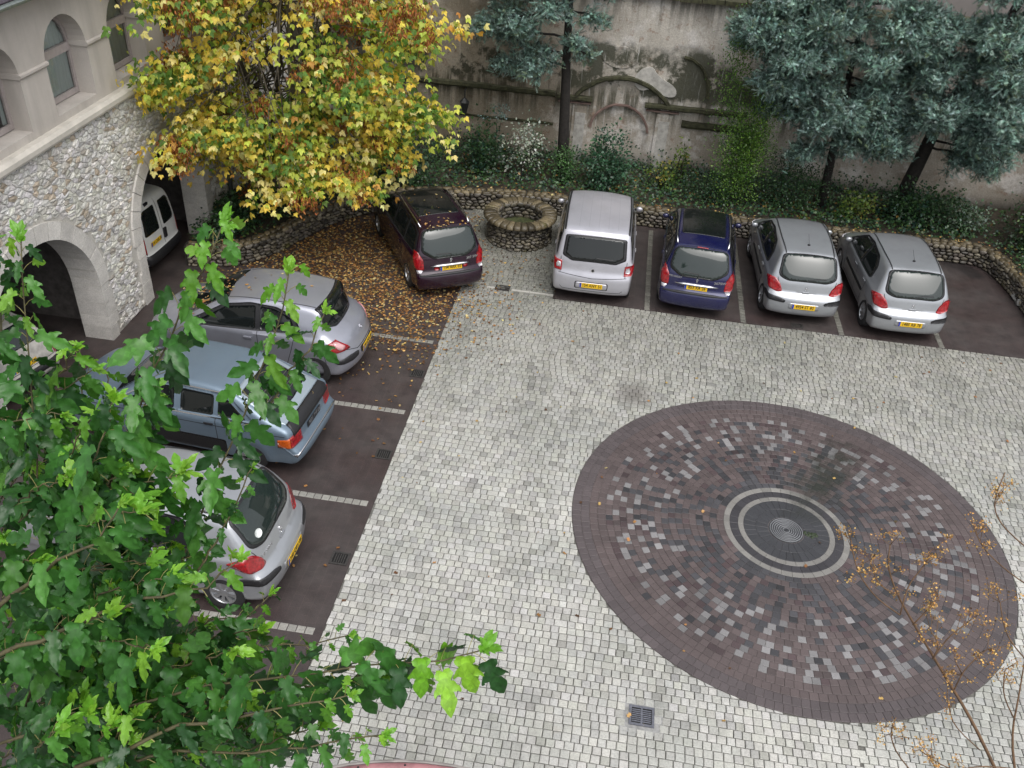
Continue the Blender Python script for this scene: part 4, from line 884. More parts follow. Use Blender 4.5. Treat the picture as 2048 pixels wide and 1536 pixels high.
def stonework(parent, dom, sx, sy, fn, mat, colf, keep=None, gap=.012, proud=.035, limit=300, name='stone', jit=.42, rough=.35, bias=None, smooth=True, rnd_=True):
    pts = []; v = dom[2]+sy/2; j = 0
    while v < dom[3]:
        u = dom[0]+sx*(.5 if j % 2 else 0)
        while u < dom[1]:
            pts.append((min(dom[1]-.01, max(dom[0]+.01, u+random.uniform(-jit, jit)*sx)), min(dom[3]-.005, max(dom[2]+.005, v+random.uniform(-jit, jit)*sy)))); u += sx*random.uniform(.75, 1.25)
        v += sy; j += 1
    # squash so cells keep their lying aspect
    k = sx/sy; cells = voronoi([(p[0], p[1]*k) for p in pts], (dom[0], dom[1], dom[2]*k, dom[3]*k))
    L = []
    for c, C in cells:
        C = C.copy(); C[:, 1] /= k; c = C.mean(0)
        if keep and not keep(c, C): continue
        p3 = fn(c[0], c[1], 0); px, z = project(np.array([p3])); a = np.ptp(C[:, 0])*np.ptp(C[:, 1])/z[0]**2
        if not (-30 < px[0][0] < 2080 and -30 < px[0][1] < 1560): a = 0
        if bias: a *= bias(px[0][0], px[0][1])
        L.append((a, C))
    L.sort(key=lambda t: -t[0]); rest = MB(); flip = None
    for i, (a, C) in enumerate(L):
        q = MB() if i < limit and a > 0 else rest
        stone_poly(q, C, fn, gap, proud*random.uniform(.6, 1.25), colf(), rough, rnd_)
        if q is not rest: q.build(name, mat, parent, smooth)
    if rest.f: rest.build(name+'s', mat, parent, smooth, kind='stuff')
    return len(L)
def fix_winding(fn): return fn
# ---- stone building on the left ----------------------------------------------------
stucco = NT('stucco'); f1 = stucco.noise(1.1, 5); f2 = stucco.noise(90, 4, .7); f3 = stucco.noise(.9, 4, stretch=(3, 3, .35))
c = stucco.mix((.42, .385, .35), (.53, .49, .45), stucco.ramp(f1, [(.3, 0.), (.7, 1.)])); c = stucco.mix(c, (.30, .275, .25), stucco.ramp(f3, [(.45, 0.), (.75, .55)]))
c = stucco.mix(c, stucco.ramp(f2, [(.3, .86), (.7, 1.06)]), 1., 'MULTIPLY'); stucco.set(Base_Color=c, Roughness=.85); stucco.bump(f2, .3, .006); M_stucco = stucco.m
t = NT('rubble_mortar'); f = t.noise(30, 5); t.set(Base_Color=t.mix((.36, .34, .31), (.60, .58, .53), f), Roughness=.95); t.bump(f, .7, .03); M_mortar = t.m
M_rubble = stone_mat('rubble_stone', s1=2.2, s2=26, dark=.78, rough=.8, bumpd=.02)
M_ashlar = stone_mat('cut_stone', s1=3., s2=45, dark=.72, rough=.8, bumpd=.006)
M_slate = simple('slate_roof', (.05, .04, .05), .5, 0, 20, .4, .3); M_zinc = simple('zinc_gutter', (.22, .25, .24), .4, .4, 12, .3)
bld = empty('stone_building', (0, 0, 0), label='stone building with arched garage openings below and arched stucco windows above', cat='building')
ARCH = [(12.70, 1.70, 1.30), (17.78, 1.57, 1.42), (7.6, 1.70, 1.30)]; TH = .60; ZL = 4.42
def arch_hole(y, z, extra=0):
    for yc, r, zs in ARCH:
        if abs(y-yc) < r+extra and (z < zs or math.hypot(y-yc, z-zs) < r+extra): return True
    return False
def arch_wall(mb, y0, y1, z0, z1, holes, x0, x1, soffit=True, n=20):
    """vertical slab (front x1, back x0) pierced by round-headed openings reaching z0 (or their own sill)"""
    ys = sorted([(yc, r, zs, zb) for yc, r, zs, zb in holes]); cur = y0
    def quad(a, b, c, d, x): mb.add([(x, a, b), (x, c, b), (x, c, d), (x, a, d)], [(0, 1, 2, 3)] if x == x1 else [(3, 2, 1, 0)])
    for yc, r, zs, zb in ys:
        for x in (x0, x1):
            quad(cur, z0, yc-r, z1, x)
            if zb > z0: quad(yc-r, z0, yc+r, zb, x)
        A = [(yc-r*math.cos(PI*k/n), zs+r*math.sin(PI*k/n)) for k in range(n+1)]
        for (a, b), (c, d) in zip(A[:-1], A[1:]):
            mb.add([(x1, a, b), (x1, c, d), (x1, c, z1), (x1, a, z1)], [(0, 1, 2, 3)]); mb.add([(x0, a, b), (x0, c, d), (x0, c, z1), (x0, a, z1)], [(3, 2, 1, 0)])
            if soffit: mb.add([(x1, a, b), (x1, c, d), (x0, c, d), (x0, a, b)], [(3, 2, 1, 0)])
        if soffit:
            for y, s in ((yc-r, 1), (yc+r, -1)): mb.add([(x1, y, zb), (x1, y, zs), (x0, y, zs), (x0, y, zb)], [(0, 1, 2, 3) if s < 0 else (3, 2, 1, 0)])
            if zb > z0: mb.add([(x1, yc-r, zb), (x1, yc+r, zb), (x0, yc+r, zb), (x0, yc-r, zb)], [(0, 1, 2, 3)])
        cur = yc+r
    for x in (x0, x1): quad(cur, z0, y1, z1, x)
    mb.add([(x0, y0, z1), (x1, y0, z1), (x1, y1, z1), (x0, y1, z1)], [(0, 1, 2, 3)])
q = MB(); arch_wall(q, 2, YW, 0, ZL, [(a, b, c, 0) for a, b, c in ARCH], XF-TH, XF-.03); q.build('lower_wall', M_mortar, bld)
def rub_col():
    b = min(.78, random.gauss(.60, .08)); u = random.random()
    if u < .08: return (b*.78, b*.66, b*.52)
    if u < .13: return (b*.62, b*.57, b*.5)
    return (b, b*random.uniform(.95, 1.0), b*random.uniform(.86, .97))
fnW = lambda u, v, d: (XF-.03+d, u, v)
def keepR(c, C): return not any(arch_hole(p[0], p[1], .33) for p in C) and not (abs(c[0]-10.84) < .12 and c[1] < 1.4)
stonework(bld, (8.5, YW-.05, .02, ZL-.02), .155, .088, fnW, M_rubble, rub_col, keepR, .0035, .030, 300, rough=.8, jit=.62, rnd_=False, smooth=False, bias=lambda x, y: 0 if (x > 400 or y > 700 or (x > 260 and 30 < y < 430 and x > 300)) else 1)
# cut stones round the arches: voussoirs above, quoins below
for yc, r, zs in ARCH[:2]:
    n = 15
    for k in range(n):
        a0, a1 = PI*k/n+.004, PI*(k+1)/n-.004; q = MB(); b = random.gauss(.62, .03); col = (b, b*.96, b*.90)
        q.prism([(yc-r0*math.cos(a), zs+r0*math.sin(a)) for r0, a in ((r-.004, a0), (r+.33, a0), (r+.33, (a0+a1)/2), (r+.33, a1), (r-.004, a1), (r-.004, (a0+a1)/2))], 'x', XF-TH-.01, XF+.012+random.uniform(0, .006), col)
        q.build('arch_stone', M_ashlar, bld)
    for sd in (-1, 1):
        z = 0
        while z < zs-.05:
            h = min(random.uniform(.24, .34), zs-z); 
            if zs-z-h < .12: h = zs-z
            wq = random.choice((.26, .34)); q = MB(); b = random.gauss(.58, .04)
            q.box(XF-TH-.01, XF+.010+random.uniform(0, .006), yc+sd*r-(wq if sd < 0 else .006), yc+sd*r+(wq if sd > 0 else .006), z+.005, z+h-.005, (b, b*.96, b*.90)); q.build('quoin', M_ashlar, bld); z += h
# upper storey
WY = [15.18-2.105*k for k in (3, 2, 1)]+[15.18+2.105*k for k in range(5)]; WR = .66; ZS, ZSILL, XU = 5.68, 4.74, XF-.10
holes = [(y, WR, ZS, ZSILL) for y in WY]
q = MB(); arch_wall(q, 2, YW, 4.60, 7.0, holes, XU-.45, XU, n=16); q.build('upper_wall', M_stucco, bld)
q = MB(); q.prism([(XF-.5, 4.42), (XF+.06, 4.42), (XF+.075, 4.46), (XF+.075, 4.54), (XF+.02, 4.60), (XF-.5, 4.62)], 'y', 2, YW); q.build('ledge', stone_mat('ledge_stone', (1, 1, 1), s1=2, s2=50, dark=.8) if False else simple('ledge_stone', (.50, .47, .42), .8, 0, 3, .15, .2), bld)
ys = [2]+sum([[y-WR, y+WR] for y in WY], [])+[YW]
for a, b in zip(ys[::2], ys[1::2]):
    q = MB(); q.prism([(XU-.36, 5.63), (XU+.02, 5.63), (XU+.045, 5.66), (XU+.045, 5.70), (XU+.015, 5.72), (XU-.36, 5.72)], 'y', a-(.03 if a > 2 else 0), b+.03); q.build('impost_moulding', M_stucco, bld)
M_frame = simple('window_frame', (.33, .29, .28), .5, 0, 8, .15); M_curt = NT('net_curtain'); f = M_curt.noise(5, 3, stretch=(1, 9, .25)); M_curt.set(Base_Color=M_curt.mix((.45, .50, .48), (.80, .86, .83), f), Roughness=.9); M_curt = M_curt.m
g = NT('window_glass'); g.set(Base_Color=(.75, .86, .82), Roughness=.03, IOR=1.45, Transmission_Weight=1.0); 
M_pane = NT('pane_glass'); mxs = M_pane.new('ShaderNodeMixShader'); tr = M_pane.new('ShaderNodeBsdfTransparent'); tr.inputs[0].default_value = (.96, .99, .98, 1); gl = M_pane.new('ShaderNodeBsdfGlossy'); gl.inputs['Roughness'].default_value = .02; fr = M_pane.new('ShaderNodeFresnel'); fr.inputs['IOR'].default_value = 1.6
M_pane.l(fr.outputs[0], mxs.inputs[0]); M_pane.l(tr.outputs[0], mxs.inputs[1]); M_pane.l(gl.outputs[0], mxs.inputs[2]); M_pane.l(mxs.outputs[0], M_pane.n['Material Output'].inputs[0]); M_pane = M_pane.m
XG = XU-.38
for y in WY:
    if y < 10 or y > 22: continue
    w = empty('window', (0, y, 0)); w.parent = bld; x0, x1 = XG-.03, XG+.04; n = 12
    arc = lambda rr: [(rr*-math.cos(PI*k/n), ZS+rr*math.sin(PI*k/n)) for k in range(n+1)]
    q = MB(); A, B = arc(WR), arc(WR-.075)
    for i in range(n):
        for x, fl in ((x1, 1), (x0, 0)):
            f4 = [(x, *A[i]), (x, *A[i+1]), (x, *B[i+1]), (x, *B[i])]; q.add(f4, [(0, 1, 2, 3)])
        q.add([(x0, *B[i]), (x0, *B[i+1]), (x1, *B[i+1]), (x1, *B[i])], [(0, 1, 2, 3)])
    for a, b in ((-WR, -WR+.075), (WR-.075, WR)): q.box(x0, x1, a, b, ZSILL+.02, ZS)
    q.box(x0, x1, -WR+.075, WR-.075, ZSILL+.02, ZSILL+.12); q.build('frame', M_frame, w)
    q = MB(); q.box(x0, x1+.02, -WR+.075, WR-.075, ZS-.13, ZS+.02); q.build('transom', M_frame, w)
    q = MB(); q.add([(XG, -WR+.075, ZSILL+.12), (XG, WR-.075, ZSILL+.12), (XG, WR-.075, ZS-.13), (XG, -WR+.075, ZS-.13)], [(0, 1, 2, 3)]); q.build('pane', M_pane, w)
    q = MB(); q.add([(XG, a, b) for a, b in arc(WR-.07)], [tuple(range(n+1))[::-1]]); q.build('pane', M_pane, w)
    q = MB(); nn = 40; vs = []; gapo = -.30 if y < 13.5 else 9
    for k in range(nn+1):
        yy = -WR+.02+(2*WR-.04)*k/nn; zt = ZS+math.sqrt(max(0, (WR-.02)**2-yy*yy)); vs += [(XG-.03+.016*math.sin(k*1.35)+.008*math.sin(k*3.1), yy, ZSILL), (XG-.03+.016*math.sin(k*1.35), yy, zt)]
    q.add(vs, [(2*k, 2*k+2, 2*k+3, 2*k+1) for k in range(nn) if not (.28 < -WR+2*WR*k/nn < .50 and y < 14)]); q.build('curtain', M_curt, w, True)
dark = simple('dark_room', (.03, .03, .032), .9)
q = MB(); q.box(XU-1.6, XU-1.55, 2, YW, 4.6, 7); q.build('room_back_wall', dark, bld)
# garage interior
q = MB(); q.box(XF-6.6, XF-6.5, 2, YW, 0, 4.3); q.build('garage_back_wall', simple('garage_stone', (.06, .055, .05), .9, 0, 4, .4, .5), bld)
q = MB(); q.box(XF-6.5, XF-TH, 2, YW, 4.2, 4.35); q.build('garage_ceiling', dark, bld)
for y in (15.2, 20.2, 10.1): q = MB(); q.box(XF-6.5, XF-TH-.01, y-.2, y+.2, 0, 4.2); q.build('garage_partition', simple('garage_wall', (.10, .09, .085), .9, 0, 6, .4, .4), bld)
q = MB(); q.prism([(XU-.1, 6.92), (XU+.28, 6.86), (XU+.28, 6.92), (XU-3, 8.6), (XU-3, 8.5)], 'y', 2, YW); q.build('roof', M_slate, bld)
for k in range(60):
    if 10.5 < 2+k*.4 < 16.5:
        q = MB(); q.prism([(XU+.285, 6.93), (XU+.285, 6.945), (XU+.05, 7.07), (XU+.05, 7.055)], 'y', 2+k*.4, 2+k*.4+.385); q.build('slate', M_slate, bld)
q = MB(); n = 8; q.prism([(XU+.34+.07*math.cos(PI+PI*k/n), 6.92+.07*math.sin(PI+PI*k/n)) for k in range(n+1)]+[(XU+.34+.055*math.cos(2*PI-PI*k/n), 6.92+.055*math.sin(2*PI-PI*k/n)) for k in range(n+1)], 'y', 2, YW); q.build('gutter', M_zinc, bld)
q = MB(); q.tube([(XF+.10, 20.55, 0), (XF+.10, 20.55, 6.8)], .055, 8); q.build('downpipe', simple('downpipe_grey', (.10, .11, .11), .5), bld, True)

# ---- old garden wall at the back ------------------------------------------------------
t = NT('old_plaster'); geo = t.new('ShaderNodeNewGeometry'); pos = geo.outputs['Position']; S = (1, 1, 1)
fa = t.noise(.35, 5, vec=pos); fb = t.noise(1.6, 7, .7, vec=pos); fc = t.noise(26, 5, .7, vec=pos); fd = t.noise(1.5, 6, .65, vec=pos, stretch=(2.6, 1, .22)); fe = t.noise(.8, 6, .7, vec=pos); ff = t.noise(3.6, 5, .75, vec=pos)
c = t.mix((.30, .26, .21), (.52, .485, .43), t.ramp(fa, [(.35, 0.), (.62, 1.)]))
c = t.mix(c, (.66, .63, .60), t.ramp(fb, [(.50, 0.), (.62, .75)]))
c = t.mix(c, (.24, .135, .085), t.ramp(ff, [(.56, 0.), (.68, .65)]))
sx = t.new('ShaderNodeSeparateXYZ'); t.l(pos, sx.inputs[0])
def band(lo, hi, lo2, hi2, out='Z'):
    a = t.new('ShaderNodeMapRange'); a.inputs['From Min'].default_value = lo; a.inputs['From Max'].default_value = hi; t.l(sx.outputs[out], a.inputs[0])
    b = t.new('ShaderNodeMapRange'); b.inputs['From Min'].default_value = lo2; b.inputs['From Max'].default_value = hi2; b.inputs['To Min'].default_value = 1; b.inputs['To Max'].default_value = 0; t.l(sx.outputs[out], b.inputs[0])
    x = t.new('ShaderNodeMath'); x.operation = 'MULTIPLY'; t.l(a.outputs[0], x.inputs[0]); t.l(b.outputs[0], x.inputs[1]); return x.outputs[0]
def mul(a, b):
    x = t.new('ShaderNodeMath'); x.operation = 'MULTIPLY'; t.l(a, x.inputs[0]); t.l(b, x.inputs[1]); return x.outputs[0]
b1 = band(2.45, 2.9, 3.0, 4.5); c = t.mix(c, (.045, .048, .027), t.ramp(mul(b1, t.ramp(fe, [(.36, .0), (.62, 1.)])), [(.18, 0.), (.36, .92)]))       # moss and soot above the cornice
b2 = band(1.6, 2.3, 2.6, 3.0); c = t.mix(c, (.085, .08, .055), mul(b2, t.ramp(fd, [(.45, 0.), (.56, .9)])))
c = t.mix(c, (.08, .078, .065), mul(band(4.3, 5.3, 9, 10), t.ramp(fd, [(.44, 0.), (.58, .8)])))
c = t.mix(c, (.62, .60, .57), mul(band(1.0, 1.6, 4.2, 5.2), t.ramp(t.noise(2.2, 6, .6, vec=pos, stretch=(5, 1, .3)), [(.60, 0.), (.68, .7)])))
c = t.mix(c, (.17, .145, .11), band(-9, -7, -2.2, -1.6, 'X'), 'MIX') if False else c
lx = t.new('ShaderNodeMapRange'); lx.inputs['From Min'].default_value = -2.6; lx.inputs['From Max'].default_value = -1.4; lx.inputs['To Min'].default_value = 1; lx.inputs['To Max'].default_value = 0; t.l(sx.outputs['X'], lx.inputs[0])
c = t.mix(c, (.62, .58, .50), mul(lx.outputs[0], t.ramp(fa, [(.3, 1.), (.7, .8)])), 'MULTIPLY')   # browner, darker stretch behind the yellow tree
c = t.mix(c, (.06, .055, .045), band(-1, .0, .45, .9))
c = t.mix(c, t.ramp(fc, [(.3, .72), (.65, 1.1)]), 1., 'MULTIPLY')
t.set(Base_Color=c, Roughness=.9); bm_ = t.mix(fb, fc, .5); t.bump(bm_, .7, .05); M_plaster = t.m
M_moss = simple('mossy_moulding', (.05, .05, .026), .95, 0, 9, .6, .8); M_pink = simple('faded_plaster', (.20, .135, .115), .9, 0, 5, .35, .6); M_pale = simple('pale_plaster', (.40, .385, .355), .9, 0, 7, .3, .8)
gw = empty('garden_wall', (0, YW, 0), label='tall old plastered wall with a niche, mossy cornices and stains', cat='wall')
def wall_sheet():
    """front of the wall as a fine grid so that the plaster is uneven; the round-headed niche is pushed in"""
    xs = np.arange(-10.4, 16.01, .10); zs = np.arange(0, 5.31, .10); nx, nz = len(xs), len(zs); vs = []
    for z in zs:
        for x in xs:
            d = .02*math.sin(x*2.1+z)*math.sin(z*3-x*.7)+random.uniform(-.007, .007)
            u = x+.17; ins = abs(u) < .80 and (z < 1.48 or math.hypot(u, z-1.48) < .80)
            vs.append((x, (.13 if ins else 0)+d, z))
    fs = [(j*nx+i, j*nx+i+1, (j+1)*nx+i+1, (j+1)*nx+i) for j in range(nz-1) for i in range(nx-1)]
    b = len(vs); vs += [(-10.4, .6, 0), (16, .6, 0), (16, .6, 5.3), (-10.4, .6, 5.3)]; fs += [(b+1, b, b+3, b+2), ((nz-1)*nx, nz*nx-1, b+2, b+3)]
    q = MB(); q.add(vs, fs); return q
wall_sheet().build('wall_face', M_plaster, gw, True)
q = MB(); 
for k in range(44): x = -10.4+k*.6; q = MB(); h = random.uniform(-.02, .02); q.prism([(x+.01, 5.31+h), (x+.59, 5.31+h), (x+.59, 5.43+h), (x+.01, 5.43+h)], 'y', -.16+random.uniform(-.02, .02), .7); q.build('coping_stone', M_moss, gw)
def mould(pts, w, d, mat, name='cornice'):
    """moulding of width w and depth d following pts (x, z) on the wall face"""
    q = MB(); n = len(pts); prof = [(-w/2, 0), (-w/2, d*.6), (-w*.2, d*.7), (-w*.1, d), (w/2, d), (w/2, 0)]; vs = []
    for i, (x, z) in enumerate(pts):
        a, b = pts[max(0, i-1)], pts[min(n-1, i+1)]; tx, tz = b[0]-a[0], b[1]-a[1]; L = math.hypot(tx, tz); nx_, nz_ = -tz/L, tx/L; jj = random.uniform(-.012, .012)
        for o, dd in prof: vs.append((x+nx_*(o+jj), -dd+.03-random.uniform(0, .012), z+nz_*(o+jj)))
    m_ = len(prof); fs = [(i*m_+k, i*m_+k+1, (i+1)*m_+k+1, (i+1)*m_+k) for i in range(n-1) for k in range(m_-1)]+[tuple(range(m_))[::-1], tuple((n-1)*m_+k for k in range(m_))]
    q.add(vs, [f[::-1] for f in fs]); q.build(name, mat, gw)
seg = lambda x0, x1, z, n=20: [(x0+(x1-x0)*k/n, z) for k in range(n+1)]
mould(seg(-10.2, -2.1, 2.46, 40), .16, .20, M_moss); mould(seg(-10.2, -2.1, 1.55, 40), .08, .07, M_moss, 'string_course')
mould(seg(-2.05, -1.02, 2.42, 8), .14, .24, M_moss); mould(seg(-2.0, -1.05, 2.27, 8), .06, .12, M_pink, 'string_course')
mould(seg(.50, 3.4, 2.42, 18), .14, .24, M_moss); mould(seg(.55, 1.5, 2.27, 8), .06, .12, M_pink, 'string_course')
mould([(-.17+1.62*math.sin(a), 1.62+1.62*math.cos(a)*.92) for a in np.linspace(-.95, .98, 26)], .12, .20, M_moss, 'curved_pediment')
mould([(-.17+.85*math.sin(a), 1.48+.85*math.cos(a)) for a in np.linspace(-1.45, 1.45, 22)], .07, .05, M_pink, 'niche_arch')
mould(seg(1.62, 3.3, 1.98, 12), .20, .16, M_moss)
mould([(1.5+.9*math.sin(a)-.2, 2.9+.95*math.cos(a)) for a in np.linspace(.1, 1.7, 12)], .09, .10, M_moss, 'broken_scroll')
for x in (-1.32, 1.12):
    q = MB(); q.prism([(x-.24, .2), (x+.24, .2), (x+.24, 2.2), (x-.24, 2.2)], 'y', -.07, .03); q.build('pilaster', M_plaster, gw)
    q = MB(); q.prism([(x-.15, .4), (x+.15, .4), (x+.15, 2.0), (x-.15, 2.0)], 'y', -.085, -.06); q.build('pilaster_panel', M_pale, gw)
q = MB(); P = chaikin(np.array([(.05, 3.05), (.22, 3.40), (.55, 3.52), (.75, 3.25), (1.3, 3.0), (1.35, 2.72), (1.0, 2.70), (.6, 2.9), (.3, 2.78)]), 2); q.prism([tuple(p) for p in P], 'y', -.055, .03); q.build('plaster_patch', M_pale, gw)
q = MB(); P = chaikin(np.array([(-1.0, 3.6), (-.6, 4.0), (.1, 3.9), (.2, 3.55), (-.4, 3.3)]), 2); q.prism([tuple(p) for p in P], 'y', -.04, .03); q.build('plaster_patch', M_plaster, gw)
# wall lantern bracket left of the first blue conifer
q = MB(); q.tube([(-4.72, .0, 2.35), (-4.72, -.3, 2.35), (-4.72, -.3, 2.1)], .02, 5); q.lathe([(.05, 1.62), (.13, 2.0), (.15, 2.02), (.03, 2.14)], 6, 'z', (-4.72, -.3, 0)); q.build('wall_lantern', simple('lantern_iron', (.02, .022, .022), .5), gw)

nb = empty('neighbour_building', (2, 30, 0), label='plain grey-brown house wall rising behind the old wall and the trees', cat='building')
q = MB(); q.box(-20, 22, 0, 3, 0, 13); q.build('wall', simple('grey_render', (.17, .155, .145), .9, 0, .5, .3, .2), nb)
q = MB(); q.prism([(-.6, 12.9), (3.6, 12.9), (1.5, 14.6)], 'x', -20.4, 22.4); q.build('roof', M_slate, nb)
rw = empty('side_wall', (12.2, 0, 0), label='ivy-grown wall along the far side of the empty bay', cat='wall')
q = MB(); q.box(0, .5, 19.5, YW, 0, 3.2); q.build('wall_face', M_plaster, rw)

# ---- low stone wall of the planting bed -------------------------------------------------
PATH = chaikin(np.array([(10.4, 19.2), (10.35, 21.2), (10.15, 22.5), (9.9, 23.0), (9.3, 23.05), (4, 22.98), (-.9, 22.98), (-2.4, 23.05), (-3.9, 22.75), (-4.9, 22.55), (-6.3, 22.0), (-7.3, 20.9), (-7.85, 19.6), (-8.2, 18.7), (-8.9, 17.95), (-9.95, 17.75)])[::-1], 2, False)
PL = np.concatenate([[0], np.cumsum(np.hypot(*np.diff(PATH, axis=0).T))]); PLEN = PL[-1]
def path_at(u):
    x, y = np.interp(u, PL, PATH[:, 0]), np.interp(u, PL, PATH[:, 1]); e = .15
    t = np.array([np.interp(u+e, PL, PATH[:, 0])-np.interp(u-e, PL, PATH[:, 0]), np.interp(u+e, PL, PATH[:, 1])-np.interp(u-e, PL, PATH[:, 1])]); t /= np.hypot(*t)+1e-9
    return x, y, t[0], t[1]
def fnL(u, v, d): x, y, tx, ty = path_at(u); return (x+ty*d, y-tx*d, v)          # courtyard side
def fnC(u, v, d): x, y, tx, ty = path_at(u); return (x-ty*v, y+tx*v, .50+d)       # top face, v = inward depth
M_cob = stone_mat('cobble_stone', s1=5, s2=40, dark=.55, rough=.45, moss=((.09, .085, .02), 2.2, .60), bumpd=.01)
M_wetmortar = simple('dark_mortar', (.028, .025, .02), .9, 0, 20, .4, .5)
def cob_col():
    b = random.gauss(.145, .05); b = max(.05, b); return random.choice([(b, b*.86, b*.62), (b*.9, b*.82, b*.7), (b*1.3, b*1.15, b*.85), (b*.7, b*.6, b*.5)])
lw = empty('bed_wall', (0, 0, 0), label='low curved wall of dark cobbles with yellowish capstones round the planting bed', cat='wall')
q = MB(); N = 120; U = np.linspace(0, PLEN, N); vs = []
for u in U: vs += [fnL(u, -.02, -.04), fnL(u, .49, -.04), fnL(u, .49, -.38), fnL(u, -.02, -.38)]
q.add(vs, [(4*i+a, 4*i+b, 4*i+4+b, 4*i+4+a) for i in range(N-1) for a, b in ((1, 0), (2, 1), (3, 2))]); q.build('wall_core', M_wetmortar, lw)
stonework(lw, (.05, PLEN-.05, .01, .49), .165, .088, fnL, M_cob, cob_col, None, .013, .045, 230, 'cobble', jit=.35)
def capc(): b = random.gauss(.13, .045); b = max(.05, b); return (b, b*.80, b*.47)
stonework(lw, (.05, PLEN-.05, -.02, .30), .20, .15, fnC, M_cob, capc, None, .012, .05, 150, 'capstone', jit=.25)
M_soil = simple('bed_soil', (.035, .028, .018), .95, 0, 8, .5, .8); q = MB(); U = np.linspace(0, PLEN, 160); inner = [fnL(u, .40, -.34)[:2] for u in U]; vs = []
for x, y in inner: vs += [(x, y, .40), (x-(.0 if x < 9.5 else -.0), YW+.02, .52)]
vs += [(12.2, 19.2, .45), (12.2, YW+.02, .55)]
q.add(vs, [(2*i, 2*i+2, 2*i+3, 2*i+1) for i in range(len(U))]); q.build('planting_bed', M_soil, kind='structure')

# ---- well --------------------------------------------------------------------------------
WC = (-2.38, 21.42); WRo, WZ = .86, .74
well = empty('stone_well', (0, 0, 0), label='round cobbled well with a thick rim in front of the bed wall', cat='well')
def fnWl(u, v, d): a = u/WRo; rad = WRo-.02-.10*(1-abs(v/WZ-.0)) * 0 + (-.04*math.sin(PI*v/WZ)); r = rad+d; return (WC[0]+r*math.cos(a), WC[1]+r*math.sin(a), v)
def fnWi(u, v, d): a = -u/.60; r = .60-d; return (WC[0]+r*math.cos(a), WC[1]+r*math.sin(a), v)
q = MB(); q.lathe([(WRo-.06, 0), (WRo-.07, WZ-.02), (.63, WZ-.02), (.63, .25)], 36, 'z', (WC[0], WC[1], 0)); q.build('well_core', M_wetmortar, well)
stonework(well, (0, 2*PI*WRo, .0, WZ-.10), .165, .082, fnWl, M_cob, cob_col, None, .012, .06, 170, 'cobble', jit=.33, bias=lambda x, y: 1)
stonework(well, (0, 2*PI*.60, .28, WZ-.03), .20, .10, fnWi, M_cob, lambda: tuple(x*.6 for x in cob_col()), None, .012, .04, 60, 'inner_cobble', jit=.3)
def fnWr(u, v, d): a = u/.78; r = .80+v; return (WC[0]+r*math.cos(a), WC[1]+r*math.sin(a), WZ-.03+d-max(0, abs(v+.0)-.12)*.4)
n = 31
for k in range(n):
    a0, a1 = 2*PI*k/n+.012, 2*PI*(k+1)/n-.012; q = MB(); C = np.array([(r, a) for a in np.linspace(a0, a1, 4) for r in (.60, .66, .80, .93, .97)]); prof = [-.01, .035, .045, .030, -.04]
    vs = [(WC[0]+r*math.cos(a), WC[1]+r*math.sin(a), WZ-.03+prof[i % 5]*random.uniform(.3, 1.25)) for i, (r, a) in enumerate(C)]
    fs = [(j*5+i, j*5+i+1, j*5+i+6, j*5+i+5) for j in range(3) for i in range(4)]; b = len(vs); vs += [(v[0], v[1], WZ-.10) for v in vs]
    ring = [0, 1, 2, 3, 4, 9, 14, 19, 18, 17, 16, 15, 10, 5]; fs += [(ring[(i+1) % 14], ring[i], b+ring[i], b+ring[(i+1) % 14]) for i in range(14)]
    q.add(vs, fs, capc()); q.build('rim_stone', M_cob, well, True)
q = MB(); q.lathe([(.60, .30), (.001, .30)], 30, 'z', (WC[0], WC[1], 0)); q.build('well_filling', simple('mossy_filling', (.035, .042, .012), .8, 0, 14, .6, .8), well)
# ================================================================ PLACE THE CARS
hroot, hsh = make_hatch()
hc1 = tree_copy(hroot); hc2 = tree_copy(hroot)
for r, lb in ((hroot, 'silver hatchback in the back row beside the dark blue estate'), (hc1, 'silver hatchback last in the back row beside the empty bay'), (hc2, 'silver hatchback half under the green foliage, with a round white sticker in its rear window')): r['label'] = lb; r['group'] = 'silver hatchbacks of one model'
plate(hsh, .49, '4954 ST 80', hroot); plate(hsh, .49, '1485 RB 78', hc1); plate(hsh, .49, '348 QBV 06', hc2)
badge_text(hsh, hc2, 'PEUGEOT', -.42, .88, .05)
hsh.patch('round_sticker', [(-.40+.07*math.cos(a), .3, 1.10+.075*math.sin(a)) for a in np.linspace(0, 2*PI, 16, False)], TOPR, simple('white_sticker', (.7, .74, .72), .5), hc2, .017, 0)
place(hroot, 4.64, 18.60, 2.1, 1.015, 1.07); place(hc1, 7.0, 18.42, 3.1, 1.015, 1.07); place(hc2, -4.12, 9.02, 88.9, 1.05, 1.08)
r, s = make_wagon('maroon_estate', M_maroon, 'dark maroon estate car with leaves on its roof, parked askew by the fallen leaves', '134 ARR 60', '307 SW'); place(r, -3.47, 17.88, 30.1, 1.0, 1.07); MAR = (r, s)
r, s = make_wagon('blue_estate', M_blue, 'dark blue estate car with a glass roof between two marked bays', '853 XA 26', '307SW', 'PEUGEOT', True); place(r, 2.12, 18.34, -2.8, 1.0, 1.06)
r, s = make_mpv(); place(r, -.27, 18.36, 1.3, 1.02, 1.05)
r, s = make_bustle(); place(r, -4.62, 14.75, 89.5, 1.06, 1.08); BUS = (r, s)
r, s = make_notch(); place(r, -4.72, 11.95, 86.0, 1.04, 1.08); NOT = (r, s)
r, s = make_van(); place(r, -10.35, 17.72, 88.1, .98)
r, s = make_small(); place(r, -10.45, 12.30, 74, 1.0)
